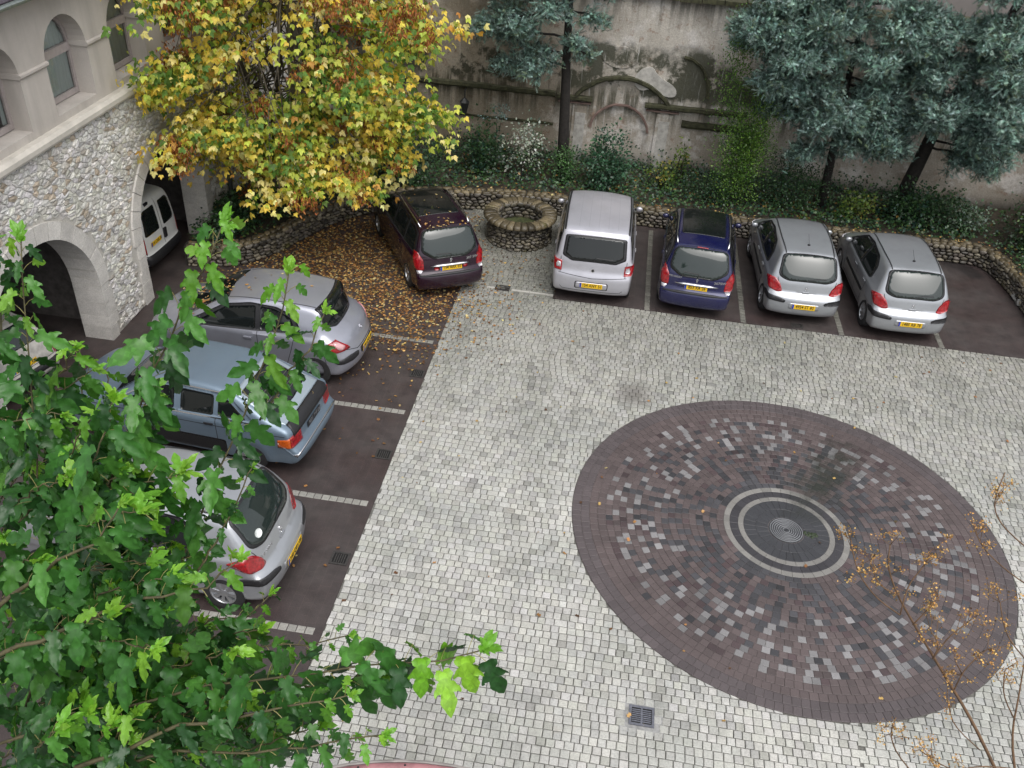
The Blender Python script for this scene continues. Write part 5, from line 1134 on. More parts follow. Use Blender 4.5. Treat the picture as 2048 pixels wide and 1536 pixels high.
# ================================================================ VEGETATION
def leaf_mat(name, tint=(1, 1, 1), rough=.45, trans=.35, gloss=.35, var=.25):
    t = NT(name); geo = t.new('ShaderNodeNewGeometry'); f = t.noise(7, 4, vec=geo.outputs['Position']); f2 = t.noise(60, 4, vec=geo.outputs['Position'])
    c = t.mix(t.attr(), tint, 1., 'MULTIPLY'); c = t.mix(c, t.ramp(f, [(.3, 1-var), (.7, 1+var*.6)]), 1., 'MULTIPLY'); c = t.mix(c, t.ramp(f2, [(.3, .82), (.65, 1.08)]), 1., 'MULTIPLY')
    t.set(Base_Color=c, Roughness=rough, Specular_IOR_Level=gloss)
    tr = t.new('ShaderNodeBsdfTranslucent'); t.l(t.mix(c, (1.25, 1.3, .6), 1., 'MULTIPLY'), tr.inputs[0]); mx = t.new('ShaderNodeMixShader'); mx.inputs[0].default_value = trans
    t.l(t.b.outputs[0], mx.inputs[1]); t.l(tr.outputs[0], mx.inputs[2]); t.l(mx.outputs[0], t.n['Material Output'].inputs[0]); return t.m
M_bark = simple('dark_bark', (.017, .014, .012), .9, 0, 14, .5, .9); M_barkg = simple('grey_bark', (.10, .085, .065), .9, 0, 14, .4, .7); M_twig = simple('brown_twig', (.13, .075, .04), .8, 0, 30, .3, .3); M_stem = simple('green_brown_stem', (.075, .065, .03), .7, 0, 30, .4, .3); M_stalk = simple('pale_stalk', (.22, .20, .07), .7, 0, 30, .3)
M_aut = leaf_mat('autumn_leaf', trans=.40, rough=.55); M_bush = leaf_mat('bush_leaf', trans=.2, rough=.4, gloss=.5); M_needle = leaf_mat('blue_needle', trans=.12, rough=.6, var=.35); M_fore = leaf_mat('mulberry_leaf', trans=.30, rough=.38, gloss=.5, var=.2)
M_dry = leaf_mat('dry_leaf', trans=.1, rough=.6)
def jitter(cols, s=.18): cols = np.asarray(cols, float); return np.clip(cols*rng.normal(1, s, (len(cols), 1))*rng.normal(1, .04, cols.shape), .004, 1)
def pick(pal, w, n): pal = np.array(pal); return pal[rng.choice(len(pal), n, p=np.array(w)/sum(w))]
# --- templates (y = along, z = up)
def leaflet(l, w, droop=.25, fold=.15):
    V = [(0, 0, 0), (-w, l*.38, -droop*l*.25+fold*w), (w, l*.38, -droop*l*.25+fold*w), (0, l*.45, -droop*l*.3-.0), (-w*.55, l*.72, -droop*l*.6+fold*w*.5), (w*.55, l*.72, -droop*l*.6+fold*w*.5), (0, l, -droop*l)]
    F = [(0, 3, 1), (0, 2, 3), (1, 3, 6, 4), (3, 2, 5, 6)]; return V, F
def join(parts):
    V = []; F = []
    for v, f, M, t in parts:
        b = len(V); V += [tuple(M@Vector(p)+Vector(t)) for p in v]; F += [tuple(i+b for i in g) for g in f]
    return V, F
RZ = lambda a: Matrix.Rotation(a, 3, 'Z')
def compound(l=.10, w=.036):
    v, f = leaflet(l, w, .45); return join([(v, f, RZ(0), (0, .05, 0)), (v, f, RZ(.95)@Matrix.Scale(.82, 3), (0, .03, 0)), (v, f, RZ(-.95)@Matrix.Scale(.82, 3), (0, .03, 0))])
# --- autumn tree
def branch_pts(p0, p1, sag=.1, n=7, wob=.06):
    p0, p1 = np.array(p0, float), np.array(p1, float); L = np.linalg.norm(p1-p0); T = np.linspace(0, 1, n)[:, None]
    P = p0+(p1-p0)*T; P[:, 2] += np.sin(T[:, 0]*PI)*sag*L; P[1:-1] += rng.normal(0, wob*L/ n*2, (n-2, 3)); return P
ytree = empty('autumn_tree', (-8.5, 20.9, .45), label='large tree in the left corner with yellow, green and rust-brown autumn leaves', cat='tree')
def rel(P, o): return [tuple(np.array(p)-np.array(o.location)) for p in P]
trunk_tips = []; q = MB()
for (dx, dy, top) in ((0, 0, (-8.2, 20.6, 7.5)), (.2, .1, (-6.6, 20.2, 7.0)), (-.2, 0, (-9.2, 19.2, 7.6)), (.15, -.2, (-7.2, 18.6, 6.6))):
    P = branch_pts((-8.5+dx, 20.9+dy, .4), top, -.05, 9, .05); q.tube(rel(P, ytree), list(np.linspace(.11, .035, 9)), 7); trunk_tips.append(P)
q.build('trunk', M_barkg, ytree, True)
LOB = [((-7.2, 19.8, 5.0), (2.9, 2.2, 2.7), 35), ((-9.2, 17.1, 4.3), (.6, .9, 1.0), 8), ((-8.0, 18.3, 2.9), (1.6, 1.2, 1.1), 11), ((-6.6, 19.1, 3.1), (1.7, 1.3, 1.2), 13), ((-5.2, 20.1, 4.6), (1.3, 1.4, 1.6), 15), ((-8.8, 17.9, 5.6), (1.0, 1.3, 1.7), 12), ((-8.7, 20.2, 2.0), (.9, 1.0, .8), 6), ((-6.8, 20.5, 7.0), (3.0, 2.2, 1.3), 18)]
cl = []; boughk = []
for c0, r0, n in LOB:      # leaf clusters gather on boughs, each a drooping fan with its own colour
    for b_ in range(n):
        d = rng.normal(size=3); d /= np.linalg.norm(d); c = np.array(c0)+d*rng.uniform(.6, 1.05)**.7*np.array(r0); k = int(rng.integers(7, 15)); o2 = c-np.array([-7.6, 20.4, 5.0]); o2[2] *= .2; o2 /= np.linalg.norm(o2)+1e-6
        u = rng.uniform(-.8, .5, k)[:, None]; P = c+o2*u*.75+rng.normal(0, 1, (k, 3))*np.array([.24, .24, .13]); P[:, 2] -= (u[:, 0]+.8)**2*.16; cl.append(P); boughk += [rng.random()]*k
cl = np.concatenate(cl); boughk = np.array(boughk); m_ = (cl[:, 0] > XF+.12) & (cl[:, 2] > 1.0) & (cl[:, 1] < YW-.3); cl, boughk = cl[m_], boughk[m_]
br = MB()
for P in cl[rng.choice(len(cl), 190, False)]:
    tr = trunk_tips[rng.integers(4)]; a = tr[rng.integers(3, 9)]; br.tube(rel(branch_pts(a, P, .08, 5, .05), ytree), list(np.linspace(.022, .005, 5)), 4)
br.build('branches', M_barkg, ytree, kind='stuff')
ctr = np.array([-8, 20.3, 4.2]); T = []; Dr = []; Cc = []
for P, bk in zip(cl, boughk):
    k = rng.integers(11, 19); pal = [(.74, .57, .09), (.86, .76, .30), (.46, .52, .08), (.12, .23, .04), (.55, .30, .06)]
    w = [.38, .32, .22, .04, .03] if bk < .55 else ([.18, .12, .48, .20, .02] if bk < .80 else [.03, .03, .30, .62, .02])
    base = pick(pal, w, 1)[0]; o = P-ctr; o /= np.linalg.norm(o)
    for _ in range(k):
        T.append(P+rng.normal(0, .17, 3)*np.array([1.2, 1.2, .75])); d = rng.normal(0, .75, 3)+o*.5; d[2] = -abs(d[2])*.5-.28; Dr.append(d); Cc.append(base if rng.random() < .65 else pick(pal, w, 1)[0])
T, Dr, Cc = np.array(T), np.array(Dr), jitter(Cc, .2); ok = T[:, 0] > XF+.05; T, Dr, Cc = T[ok], Dr[ok], Cc[ok]
up = np.tile([0, -.25, 1.], (len(T), 1))+rng.normal(0, .35, (len(T), 3)); M = rots(len(T), Dr, up)*rng.uniform(.75, 1.42, (len(T), 1, 1))
tv, tf = compound(); px, zz = project(T); vis_ = (px[:, 0] > 230)&(px[:, 0] < 960)&(px[:, 1] > 0)&(px[:, 1] < 440); sc_ = np.where(vis_, -(zz), -1e3); near = np.argsort(-sc_)[:300]; m_ = np.ones(len(T), bool); m_[near] = False
scatter('foliage', tv, tf, M[m_], T[m_]-np.array(ytree.location), Cc[m_], M_aut, ytree, kind='stuff')
lv = []
for k in range(8): q = MB(); q.add(tv, tf, tuple(Cc[near[k*7]])); me = q.mesh('leaf'); me.materials.append(M_aut); lv.append(me)
for i in near:
    o = bpy.data.objects.new('leaf', lv[int(i) % 8]); COL.objects.link(o); o.parent = ytree; m4 = Matrix(M[i].tolist()).to_4x4(); m4.translation = Vector(T[i]-np.array(ytree.location)); o.matrix_local = m4
# rust-brown seed bunches
n = 620; hi_ = np.where(cl[:, 2] > 5.2)[0]; idx = np.where(rng.random(n) < .5, rng.choice(hi_, n), rng.choice(len(cl), n)); bc = cl[idx]+rng.normal(0, .1, (n, 3)); bc = np.concatenate([bc[:150]+rng.normal(0, s_, (150, 3))*np.array([1, 1, .7]) for s_ in (.01, .16, .16, .22)])+np.array([.03, -.24, .03]); n = len(bc); T2 = np.repeat(bc, 46, 0)+rng.normal(0, .085, (n*46, 3)); T2 = T2[T2[:, 0] > XF+.05]
sv, sf = [(0, 0, 0), (.014, .03, 0), (0, .08, 0), (-.014, .03, 0)], [(0, 1, 2, 3)]
d = rng.normal(0, .5, (len(T2), 3)); d[:, 2] = -1
scatter('seed_bunches', sv, sf, rots(len(T2), d)*rng.uniform(.8, 1.4, (len(T2), 1, 1)), T2-np.array(ytree.location), jitter(pick([(.30, .10, .026), (.42, .17, .045), (.18, .065, .02)], [4, 3, 2], len(T2)), .25), M_dry, ytree, kind='stuff')
# --- blue conifers
sh_v, sh_f = [], []
for k in range(34):
    a = k*2.4; y = .01+.17*(k/34); l = .050*(1.15-.35*k/34); dirv = Vector((math.cos(a)*.85, .55, math.sin(a)*.85)).normalized(); s_ = dirv.cross(Vector((0, 1, 0))).normalized()*.0048; b = len(sh_v)
    p = Vector((0, y, 0)); sh_v += [tuple(p-s_), tuple(p+s_), tuple(p+dirv*l)]; sh_f.append((b, b+1, b+2))
def conifer(label, tpts, rad, brs, seed, cols, dens=1.0, shoots_per=16):
    r = np.random.default_rng(seed); base = np.array(tpts[0]); root = empty('blue_conifer', tuple(base), label=label, cat='tree', group='blue-green conifers in front of the old wall')
    P = chaikin(np.array(tpts, float), 2, False); q = MB(); q.tube(rel(P, root), list(np.linspace(rad, rad*.45, len(P))), 9); q.build('trunk', M_bark, root, True)
    bm_ = MB(); T, D, S = [], [], []
    zz_ = P[:, 2]
    for (h, az, L, rise) in brs:
        c = np.array([np.interp(h, zz_, P[:, 0]), np.interp(h, zz_, P[:, 1]), h]); a = R(az); dirv = np.array([math.sin(a), -math.cos(a), 0])   # az 0 = towards the courtyard
        e = c+dirv*L+np.array([0, 0, rise*L]); B = branch_pts(c, e, .06, 8, .05); bm_.tube(rel(B, root), list(np.linspace(.038, .010, 8)), 5)
        nsub = int(13*L*dens)
        for k in range(nsub):
            t = .28+.72*(k+.5)/nsub; p = np.array([np.interp(t, np.linspace(0, 1, 8), B[:, i]) for i in range(3)]); sd = (-1)**k; side = np.array([math.cos(a), math.sin(a), 0])*sd
            l2 = (.25+.75*(1-t))*L*.42*r.uniform(.7, 1.2); d2 = dirv*.6+side*.85+np.array([0, 0, r.uniform(-.75, .30)]); d2 /= np.linalg.norm(d2); e2 = p+d2*l2
            S2 = branch_pts(p, e2, -.03, 4, .05); bm_.tube(rel(S2, root), [.011, .009, .007, .005], 3, cap=False)
            ns = max(4, int(shoots_per*l2))
            for j in range(ns):
                u = r.uniform(.25, 1)**.8; pp = S2[0]+(S2[-1]-S2[0])*u+r.normal(0, .06, 3)*np.array([1, 1, 1.6]); dd = d2*.8+r.normal(0, .6, 3)+np.array([0, 0, .2]); T.append(pp); D.append(dd)
            T.append(e2); D.append(d2)
        for j in range(int(10*L)):
            u = r.uniform(.6, 1); pp = B[0]+(B[-1]-B[0])*u+r.normal(0, .06, 3)+np.array([0, 0, .04]); T.append(pp); D.append(dirv+r.normal(0, .5, 3)+np.array([0, 0, .5]))
    for (c, rr, n) in (): pass
    bm_.build('branches', M_bark, root, kind='stuff')
    T, D = np.array(T), np.array(D); ok = T[:, 1] < YW-.15; T, D = T[ok], D[ok]
    # each shoot is a puff of three needle-clad twigs
    T = np.repeat(T, 3, 0)+r.normal(0, .045, (len(T)*3, 3)); D = np.repeat(D, 3, 0)+r.normal(0, .6, (len(D)*3, 3)); tone = np.repeat(r.uniform(.4, 1.35, len(T)//3), 3)
    Cn = jitter(np.repeat(pick(cols, [5, 4, 3, 1], len(T)//3), 3, 0), .15)*tone[:, None]
    scatter('foliage', sh_v, sh_f, rots(len(T), D)*r.uniform(.6, 1.25, (len(T), 1, 1)), T-base, Cn, M_needle, root, kind='stuff'); return root
BLUE = [(.25, .39, .345), (.43, .59, .54), (.095, .155, .13), (.17, .23, .15)]
conifer('blue conifer with the thick dark upright trunk left of the wall niche', [(-1.62, 24.75, .4), (-1.72, 24.75, 2.5), (-1.85, 24.75, 4.5), (-1.9, 24.75, 8.6)], .17,
    [(3.6, -70, 1.9, .02), (3.9, -40, 1.5, -.15), (4.3, -85, 2.4, .05), (4.5, 20, .9, -.1), (4.8, -60, 2.5, .0), (5.0, 60, 1.1, .0), (5.3, -20, 1.5, -.05), (5.4, -95, 2.5, .05), (5.8, 80, 1.3, -.1), (5.9, -50, 2.4, 0), (6.2, 10, 1.4, 0), (6.6, -80, 2.3, 0), (6.8, 60, 1.4, 0), (7.4, -30, 1.8, 0), (3.9, -100, 1.2, -.1), (4.1, 75, .7, -.2)], 21, BLUE, 1.1, 20)
conifer('slimmer blue conifer standing right of the green thuja', [(5.85, 24.75, .4), (5.75, 24.75, 2.2), (5.6, 24.75, 4.2), (5.55, 24.75, 8.8)], .13,
    [(2.3, -50, 1.6, -.1), (2.6, 40, 1.5, -.05), (3.1, -80, 2.2, .05), (3.4, -25, 2.0, -.1), (3.8, -60, 2.8, .12), (4.1, 30, 1.8, -.1), (4.4, -88, 3.0, .12), (4.7, -45, 2.8, .05), (5.0, 10, 2.0, -.1), (5.3, -70, 3.0, .05), (5.7, -30, 2.5, 0), (5.9, 60, 1.9, 0), (6.3, -85, 2.8, 0), (6.6, -10, 2.3, 0), (7.0, -55, 2.6, 0), (7.3, 50, 2.0, 0), (7.9, -20, 2.0, 0), (3.6, 75, 1.6, 0), (2.9, 5, 1.4, -.25), (3.2, 35, 2.2, -.12), (2.7, 60, 1.8, -.1), (4.0, -5, 2.2, -.2), (4.9, -75, 3.2, .12), (5.1, -62, 3.4, .1), (4.5, 60, 2.0, -.15), (5.5, 35, 2.2, -.1), (6.1, -60, 3.0, .0), (3.9, 45, 2.0, -.2)], 22, BLUE, 1.25, 26)
conifer('blue conifer with a leaning dark trunk at the right end of the bed', [(7.85, 24.75, .4), (8.1, 24.75, 2.2), (8.25, 24.7, 3.6), (8.9, 24.6, 5.4), (9.5, 24.5, 8.8)], .20,
    [(2.5, 48, 1.9, -.05), (3.1, 75, 2.3, -.05), (3.4, -55, 2.4, .05), (3.7, 20, 2.2, -.1), (3.9, 55, 2.4, 0), (4.2, -25, 2.6, -.1), (4.6, -80, 2.2, 0), (4.8, 40, 2.4, 0), (5.2, -5, 2.5, -.08), (5.6, -50, 2.6, 0), (5.9, 70, 2.2, 0), (6.3, 15, 2.4, 0), (6.8, -35, 2.4, 0), (7.3, 40, 2.2, 0), (7.8, -10, 2.2, 0), (3.0, -88, 1.5, 0), (2.7, 65, 1.6, -.2), (3.3, 30, 2.3, -.15), (4.4, 10, 2.5, -.15), (4.9, 75, 2.0, -.1), (5.0, -45, 2.4, -.1), (3.8, -30, 2.0, -.15), (5.7, 20, 2.4, -.1), (6.0, -20, 2.5, -.1)], 23, BLUE, 1.25, 26)
# --- bushes
small_leaf = leaflet(.075, .028, .3); fine_leaf = leaflet(.045, .016, .3)
def bush(label, c, r3, n, pal, w, tmpl=small_leaf, stems=6, name='shrub', shell=.35, group=None, droop=.0, size=1.0):
    c = np.array(c, float); root = empty(name, (c[0], c[1], .45), label=label, cat='shrub' if name == 'shrub' else 'tree', group=group)
    k = max(8, n//26); d = rng.normal(size=(k, 3)); d /= np.linalg.norm(d, axis=1, keepdims=True); cc = c+d*np.array(r3)*(rng.uniform(shell, 1, k)[:, None]); ci = rng.integers(0, k, n)
    sg = np.array(r3)*.22; T = cc[ci]+rng.normal(0, 1, (n, 3))*np.clip(sg, .05, .22); ok = (T[:, 2] > .42) & (T[:, 1] < YW-.04); T = T[ok]; ci = ci[ok]
    D = (T-c)/np.array(r3)+rng.normal(0, .6, T.shape)+np.array([0, -.2, .15-droop]); basec = pick(pal, w, k)[ci]; Cn = jitter(basec, .22)
    up = np.tile([0, -.3, 1.], (len(T), 1))+rng.normal(0, .5, (len(T), 3))
    scatter('foliage', tmpl[0], tmpl[1], rots(len(T), D, up)*rng.uniform(.7, 1.4, (len(T), 1, 1))*size, T-np.array(root.location), Cn, M_bush, root, kind='stuff')
    q = MB()
    for i in range(stems): e = cc[rng.integers(k)]; q.tube(rel(branch_pts((c[0]+rng.normal(0, .08), c[1]+rng.normal(0, .06), .42), e, .02, 5, .05), root), list(np.linspace(.02, .006, 5)), 4)
    q.build('stems', M_bark, root); return root
DG = [(.022, .055, .022), (.035, .085, .03), (.05, .11, .035), (.02, .06, .04)]; W4 = [3, 4, 2, 2]
YG = [(.09, .16, .03), (.14, .20, .035), (.05, .11, .025), (.28, .25, .05)]
VG = [(.34, .38, .30), (.16, .22, .17), (.05, .10, .04), (.45, .48, .42)]
bush('dark leafy bush left of the variegated one under the first conifer', (-3.85, 24.3, 1.15), (.50, .5, .95), 1500, DG, W4)
bush('sparse shrub with whitish variegated leaves left of the thick trunk', (-2.8, 24.25, 1.3), (.62, .45, .75), 700, VG, [3, 3, 2, 2], shell=.5)
bush('small blue-green sapling top above the dark leafy bush', (-3.6, 24.6, 2.15), (.42, .3, .25), 260, [(.12, .20, .19), (.22, .31, .29), (.07, .12, .10), (.10, .15, .1)], W4, fine_leaf, 2)
bush('bright green ivy clump round the foot of the thick trunk', (-1.55, 24.35, .95), (.34, .4, .65), 1300, [(.04, .11, .03), (.06, .15, .04), (.03, .07, .025), (.08, .17, .05)], W4, fine_leaf)
bush('tall dark green bush in front of the wall niche', (-.35, 24.1, 1.2), (.62, .5, 1.05), 2300, [(.025, .075, .04), (.04, .11, .055), (.02, .05, .03), (.05, .12, .05)], W4)
bush('low yellow-green plant right of the niche bush', (1.35, 24.7, .75), (.5, .4, .45), 500, YG, W4)
bush('thin upright weed against the wall right of the niche', (1.75, 25.2, 1.2), (.22, .2, .7), 260, YG, W4)
bush('dark ivy mound at the foot of the green thuja', (2.6, 24.2, .85), (.8, .5, .55), 2000, DG, W4, fine_leaf)
bush('broad dark ivy mass between the thuja and the slim conifer', (4.75, 24.35, 1.15), (1.05, .55, .80), 4200, DG, W4, fine_leaf)
bush('yellowish green young plant between the two right conifers', (6.6, 24.15, .8), (.5, .4, .55), 700, YG, [3, 3, 2, 1])
bush('dark bush round the foot of the leaning conifer', (8.15, 24.3, .95), (.75, .5, .65), 2400, DG, W4)
bush('pale-tipped bush right of the leaning conifer', (9.3, 24.2, .85), (.8, .5, .5), 1500, [(.03, .07, .03), (.05, .10, .04), (.12, .17, .12), (.20, .26, .22)], [4, 3, 2, 1])
bush('big dark bush in the right corner of the courtyard', (11.6, 23.4, 1.3), (1.15, 1.2, 1.3), 4200, [(.022, .05, .02), (.035, .075, .022), (.07, .12, .02), (.02, .045, .02)], [4, 3, 1, 3])
bush('dark creeper hanging over the bank right of the empty bay', (11.7, 21.3, .9), (1.0, 1.6, .9), 3200, [(.025, .05, .02), (.04, .08, .025), (.09, .14, .03), (.02, .04, .02)], [4, 3, 1, 3])
bush('dark bush behind the maroon estate under the yellow tree', (-6.0, 23.2, .9), (1.1, .6, .55), 2200, DG, W4)
bush('dark bush at the foot of the yellow tree', (-8.0, 22.3, 1.0), (1.2, .9, .75), 2600, DG, W4)
bush('low dark plants by the corner of the stone building', (-9.2, 19.3, .8), (.55, 1.1, .45), 1400, DG, W4)
bush('dark evergreen bush against the wall left of the dark leafy bush', (-5.4, 24.6, .8), (1.0, .6, .35), 1300, DG, W4, fine_leaf)
# thuja: irregular column in three tufts
th = bush('tall narrow light green thuja right of the wall niche', (3.3, 24.1, 2.1), (.78, .55, 1.75), 11000, [(.055, .13, .022), (.10, .21, .03), (.17, .29, .045), (.025, .06, .018)], [4, 4, 2, 2], fine_leaf, 3, name='thuja_tree', shell=.15, droop=-.6)
th2 = rng.normal(size=(2200, 3))*np.array([.22, .2, .95])+np.array([2.7, 24.2, 3.9]); scatter('foliage', fine_leaf[0], fine_leaf[1], rots(2200, rng.normal(0, .4, (2200, 3))+np.array([0, -.2, 1]))*1.1, th2-np.array(th.location), jitter(pick([(.08, .18, .035), (.15, .27, .05), (.04, .09, .02)], [3, 3, 1], 2200), .2), M_bush, th, kind='stuff')
# ivy and litter on the bed
n = 15000; U = rng.uniform(0, PLEN, n*2); Wd = rng.uniform(.02, 1, n*2)**.8; T = []
for u, w in zip(U[:n], Wd[:n]):
    x, y, tx, ty = path_at(u); dmax = min(2.9, YW-y-.05) if x < 10 else 1.5
    v = .16+w*dmax; T.append((x-ty*v, min(YW-.05, y+tx*v), .5+abs(random.gauss(.0, .10))+.10*math.sin(x*2.3)*math.sin(y*3)))
T = np.array(T); D = rng.normal(0, 1, (n, 3)); D[:, 2] *= .3; D[:, 1] -= .5; up = np.tile([0, -.4, 1.], (n, 1))+rng.normal(0, .35, (n, 3))
scatter('ivy_cover', *small_leaf, rots(n, D, up)*rng.uniform(.8, 1.5, (n, 1, 1)), T, jitter(pick(DG+[(.07, .12, .03), (.20, .12, .03)], [4, 5, 3, 3, 2, 1], n), .25), M_bush, kind='stuff')
n = 2600; xs = rng.uniform(-8, 10, n); hh = np.abs(rng.normal(0, .22, n))*(.5+.9*np.abs(np.sin(xs*1.1))); T = np.stack([xs, np.full(n, YW-.06)-rng.uniform(0, .08, n), .5+hh], 1)
D = rng.normal(0, 1, (n, 3)); D[:, 1] = -.6
scatter('wall_ivy', *fine_leaf, rots(n, D, np.tile([0, -1., .5], (n, 1)))*1.5, T, jitter(pick(DG, W4, n), .25), M_bush, kind='stuff')
# --- rocks of the bank at the far right
bank = empty('rock_bank', (10.7, 20.2, 0), label='bank of loose grey stones at the right edge below the creeper', cat='rockery')
for i in range(70):
    x, y = random.uniform(-.35, 1.0), random.uniform(-1.6, 2.4); z = max(0, (x+.35)*.6); s = random.uniform(.07, .17); q = MB(); pr = [(s*math.cos(a), s*math.sin(a)) for a in np.linspace(-PI/2, PI/2, 5)]
    q.lathe([(max(.001, p[0])*random.uniform(.8, 1.2), p[1]*.7) for p in pr], 7, 'z', (0, 0, 0), (lambda b: (b, b*.98, b*.93))(random.uniform(.14, .34))); o = q.build('stone', M_cob, bank); o.location = (x, y, z+s*.3); o.rotation_euler = (random.uniform(-.5, .5), random.uniform(-.5, .5), random.uniform(0, 6))
# --- fallen leaves
FL = [(.33, .17, .055), (.45, .29, .10), (.19, .09, .032), (.44, .36, .17), (.11, .055, .025)]
P = []
n = 9000; a = rng.normal([-6.5, 19.3], [1.7, 1.9], (n, 2)); P.append(a)
P.append(rng.uniform([-8.6, 15.2], [-3.5, 22.5], (2600, 2))); P.append(rng.normal([-4.2, 17.2], [.8, 1.0], (900, 2))); P.append(rng.normal([-2.9, 17.6], [.7, .9], (150, 2))); P.append(rng.uniform([-7, 8], [-3.5, 15.5], (110, 2))); P.append(rng.uniform([-3.3, 6.5], [10, 18.4], (170, 2)))
P = np.concatenate(P); 
dist = np.full(len(P), 1e9)
for u in np.linspace(0, PLEN, 200):
    x, y, tx, ty = path_at(u); side = (P[:, 0]-x)*ty-(P[:, 1]-y)*tx; dd = np.hypot(P[:, 0]-x, P[:, 1]-y); m_ = dd < dist; dist[m_] = dd[m_]; sgn = np.where(m_, side, sgn) if u > 0 else side
keep = (sgn > .02) & (P[:, 0] > -9.6) & (np.hypot(P[:, 0]-WC[0], P[:, 1]-WC[1]) > .95); P = P[keep]
P = P[~((P[:, 0] > EX) & (rng.random(len(P)) > .75))]
T = np.concatenate([P, rng.uniform(.006, .022, (len(P), 1))], 1)
lt = [(0, 0, 0), (-.5, .35, .12), (-.22, .42, .03), (-.4, .85, .10), (0, 1.1, .02), (.4, .85, .12), (.22, .42, .02), (.5, .35, .10)], [(0, 2, 1), (0, 7, 6), (0, 6, 4, 2), (2, 4, 3), (6, 5, 4)]
n = len(T); D = rng.normal(0, 1, (n, 3)); D[:, 2] = rng.normal(0, .12, n); up = np.tile([0, 0, 1.], (n, 1))+rng.normal(0, .2, (n, 3))
scatter('fallen_leaves', *lt, rots(n, D, up)*rng.uniform(.032, .072, (n, 1, 1)), T, jitter(pick(FL, [4, 3, 4, 2, 4], n), .25), M_dry, kind='stuff')
# leaves lying on the cars
CT = []
for (root, sh), spots in ((MAR, [(rng.uniform(-.5, .5), rng.uniform(.6, 2.6)) for _ in range(16)]+[(rng.uniform(-.5, .5), rng.uniform(.5, .8)) for _ in range(26)]), (BUS, [(rng.uniform(-.6, .6), rng.uniform(2.4, 3.3)) for _ in range(70)]+[(rng.uniform(-.75, .75), rng.uniform(3.0, 4.0)) for _ in range(20)]+[(rng.uniform(-.5, .5), rng.uniform(.7, 2.3)) for _ in range(9)]), (NOT, [(.25, .16)])):
    bpy.context.view_layer.update(); mw = root.matrix_world
    L, N_ = sh.hits([(x, y, 1.2) for x, y in spots], TOP, .012)
    for l in L: CT.append(mw@l)
CT = np.array([tuple(v) for v in CT]); n = len(CT); D = rng.normal(0, 1, (n, 3)); D[:, 2] *= .2
scatter('leaves_on_cars', *lt, rots(n, D, np.tile([0, 0, 1.], (n, 1))+rng.normal(0, .15, (n, 3)))*rng.uniform(.035, .07, (n, 1, 1)), CT, jitter(pick(FL, [4, 4, 2, 3, 1], n), .2), M_dry, kind='stuff')
n = 260; U = rng.uniform(0, PLEN, n); T = np.array([(lambda p: p)(fnC(u, rng.uniform(.02, .33), .07)) for u in U]); D = rng.normal(0, 1, (n, 3)); D[:, 2] *= .2
scatter('leaves_on_wall', *lt, rots(n, D, np.tile([0, 0, 1.], (n, 1))+rng.normal(0, .2, (n, 3)))*rng.uniform(.04, .075, (n, 1, 1)), T, jitter(pick(FL, [3, 4, 2, 3, 1], n), .2), M_dry, kind='stuff')

# ================================================================ FOREGROUND
def cam_pt(x, y, d):
    v = FWD+CR*((x-1024)/1785.6)-CU*((y-768)/1785.6); return np.array([v.x*d, v.y*d, H+v.z*d])
def mul_leaf(seed):
    r = random.Random(seed); dp = r.uniform(.55, 1.1)
    half = [(.0, .0), (.08, -.07), (.18, -.06), (.26, .03), (.25, .11), (.20-.05*dp, .20), (.27, .27), (.35, .37), (.385, .52), (.32, .50), (.24, .47), (.185-.075*dp, .44), (.20, .53), (.235, .63), (.20, .76), (.11, .90), (.0, 1.04)]
    def side(sd):
        sc = r.uniform(.85, 1.1); out = []
        for k, (x, y) in enumerate(half):
            out.append((sd*x*sc, y+(r.uniform(-.02, .02) if 0 < k < 16 else 0)))
            if 1 < k < 15:
                x2, y2 = half[k+1]; mx_, my_ = (x+x2)/2*sc, (y+y2)/2; t = .022 if k % 2 else -.012; out.append((sd*(mx_+t), my_-.5*t))
        return out
    Rr_, Ll = side(1), side(-1); ol = Rr_+Ll[1:-1][::-1]; inner = [(0, y) for y in (.14, .3, .46, .62, .78, .9)]+[(sd*x, y) for sd in (-1, 1) for x, y in ((.10, .04), (.20, .06), (.12, .16), (.24, .30), (.29, .42), (.09, .30), (.10, .55), (.11, .70), (.06, .82), (.07, .40))]
    vo, _, fo, _, _, _ = delaunay_2d_cdt([Vector(p) for p in ol+inner], [(i, (i+1) % len(ol)) for i in range(len(ol))], [], 1, 1e-5)
    veins = [np.array([(0, 0), (0, 1.)]), np.array([(0, .04), (.37, .51)]), np.array([(0, .04), (-.37, .51)]), np.array([(0, 0), (.25, .04)]), np.array([(0, 0), (-.25, .04)]), np.array([(0, .4), (.2, .66)]), np.array([(0, .4), (-.2, .66)])]
    fold, curl, cup = r.uniform(.45, .85), r.uniform(.25, .75), r.uniform(-.15, .5); V = []
    P = np.array([(v.x, v.y) for v in vo]); dv = np.min([segdist(P, v, False) for v in veins], 0)
    for (x, y), d_ in zip(P, dv): V.append((x*.80, y, fold*min(d_, .09)*1.2-curl*y*y*.42-cup*x*x+.012*math.sin(x*30+y*22)))
    F = []; C = []
    for f in fo:
        a, b, c = (P[i] for i in f); cr = (b[0]-a[0])*(c[1]-a[1])-(b[1]-a[1])*(c[0]-a[0]); F.append(tuple(f) if cr > 0 else tuple(f)[::-1]); C.append(1.22 if min(dv[list(f)]) < .004 and max(dv[list(f)]) < .07 else r.uniform(.9, 1.05))
    return V, F, C
LV = [mul_leaf(s) for s in range(10)]
GP = [(.034, .120, .022), (.046, .160, .028), (.022, .078, .020), (.072, .215, .034)]; YL = [(.17, .42, .03), (.25, .50, .04)]
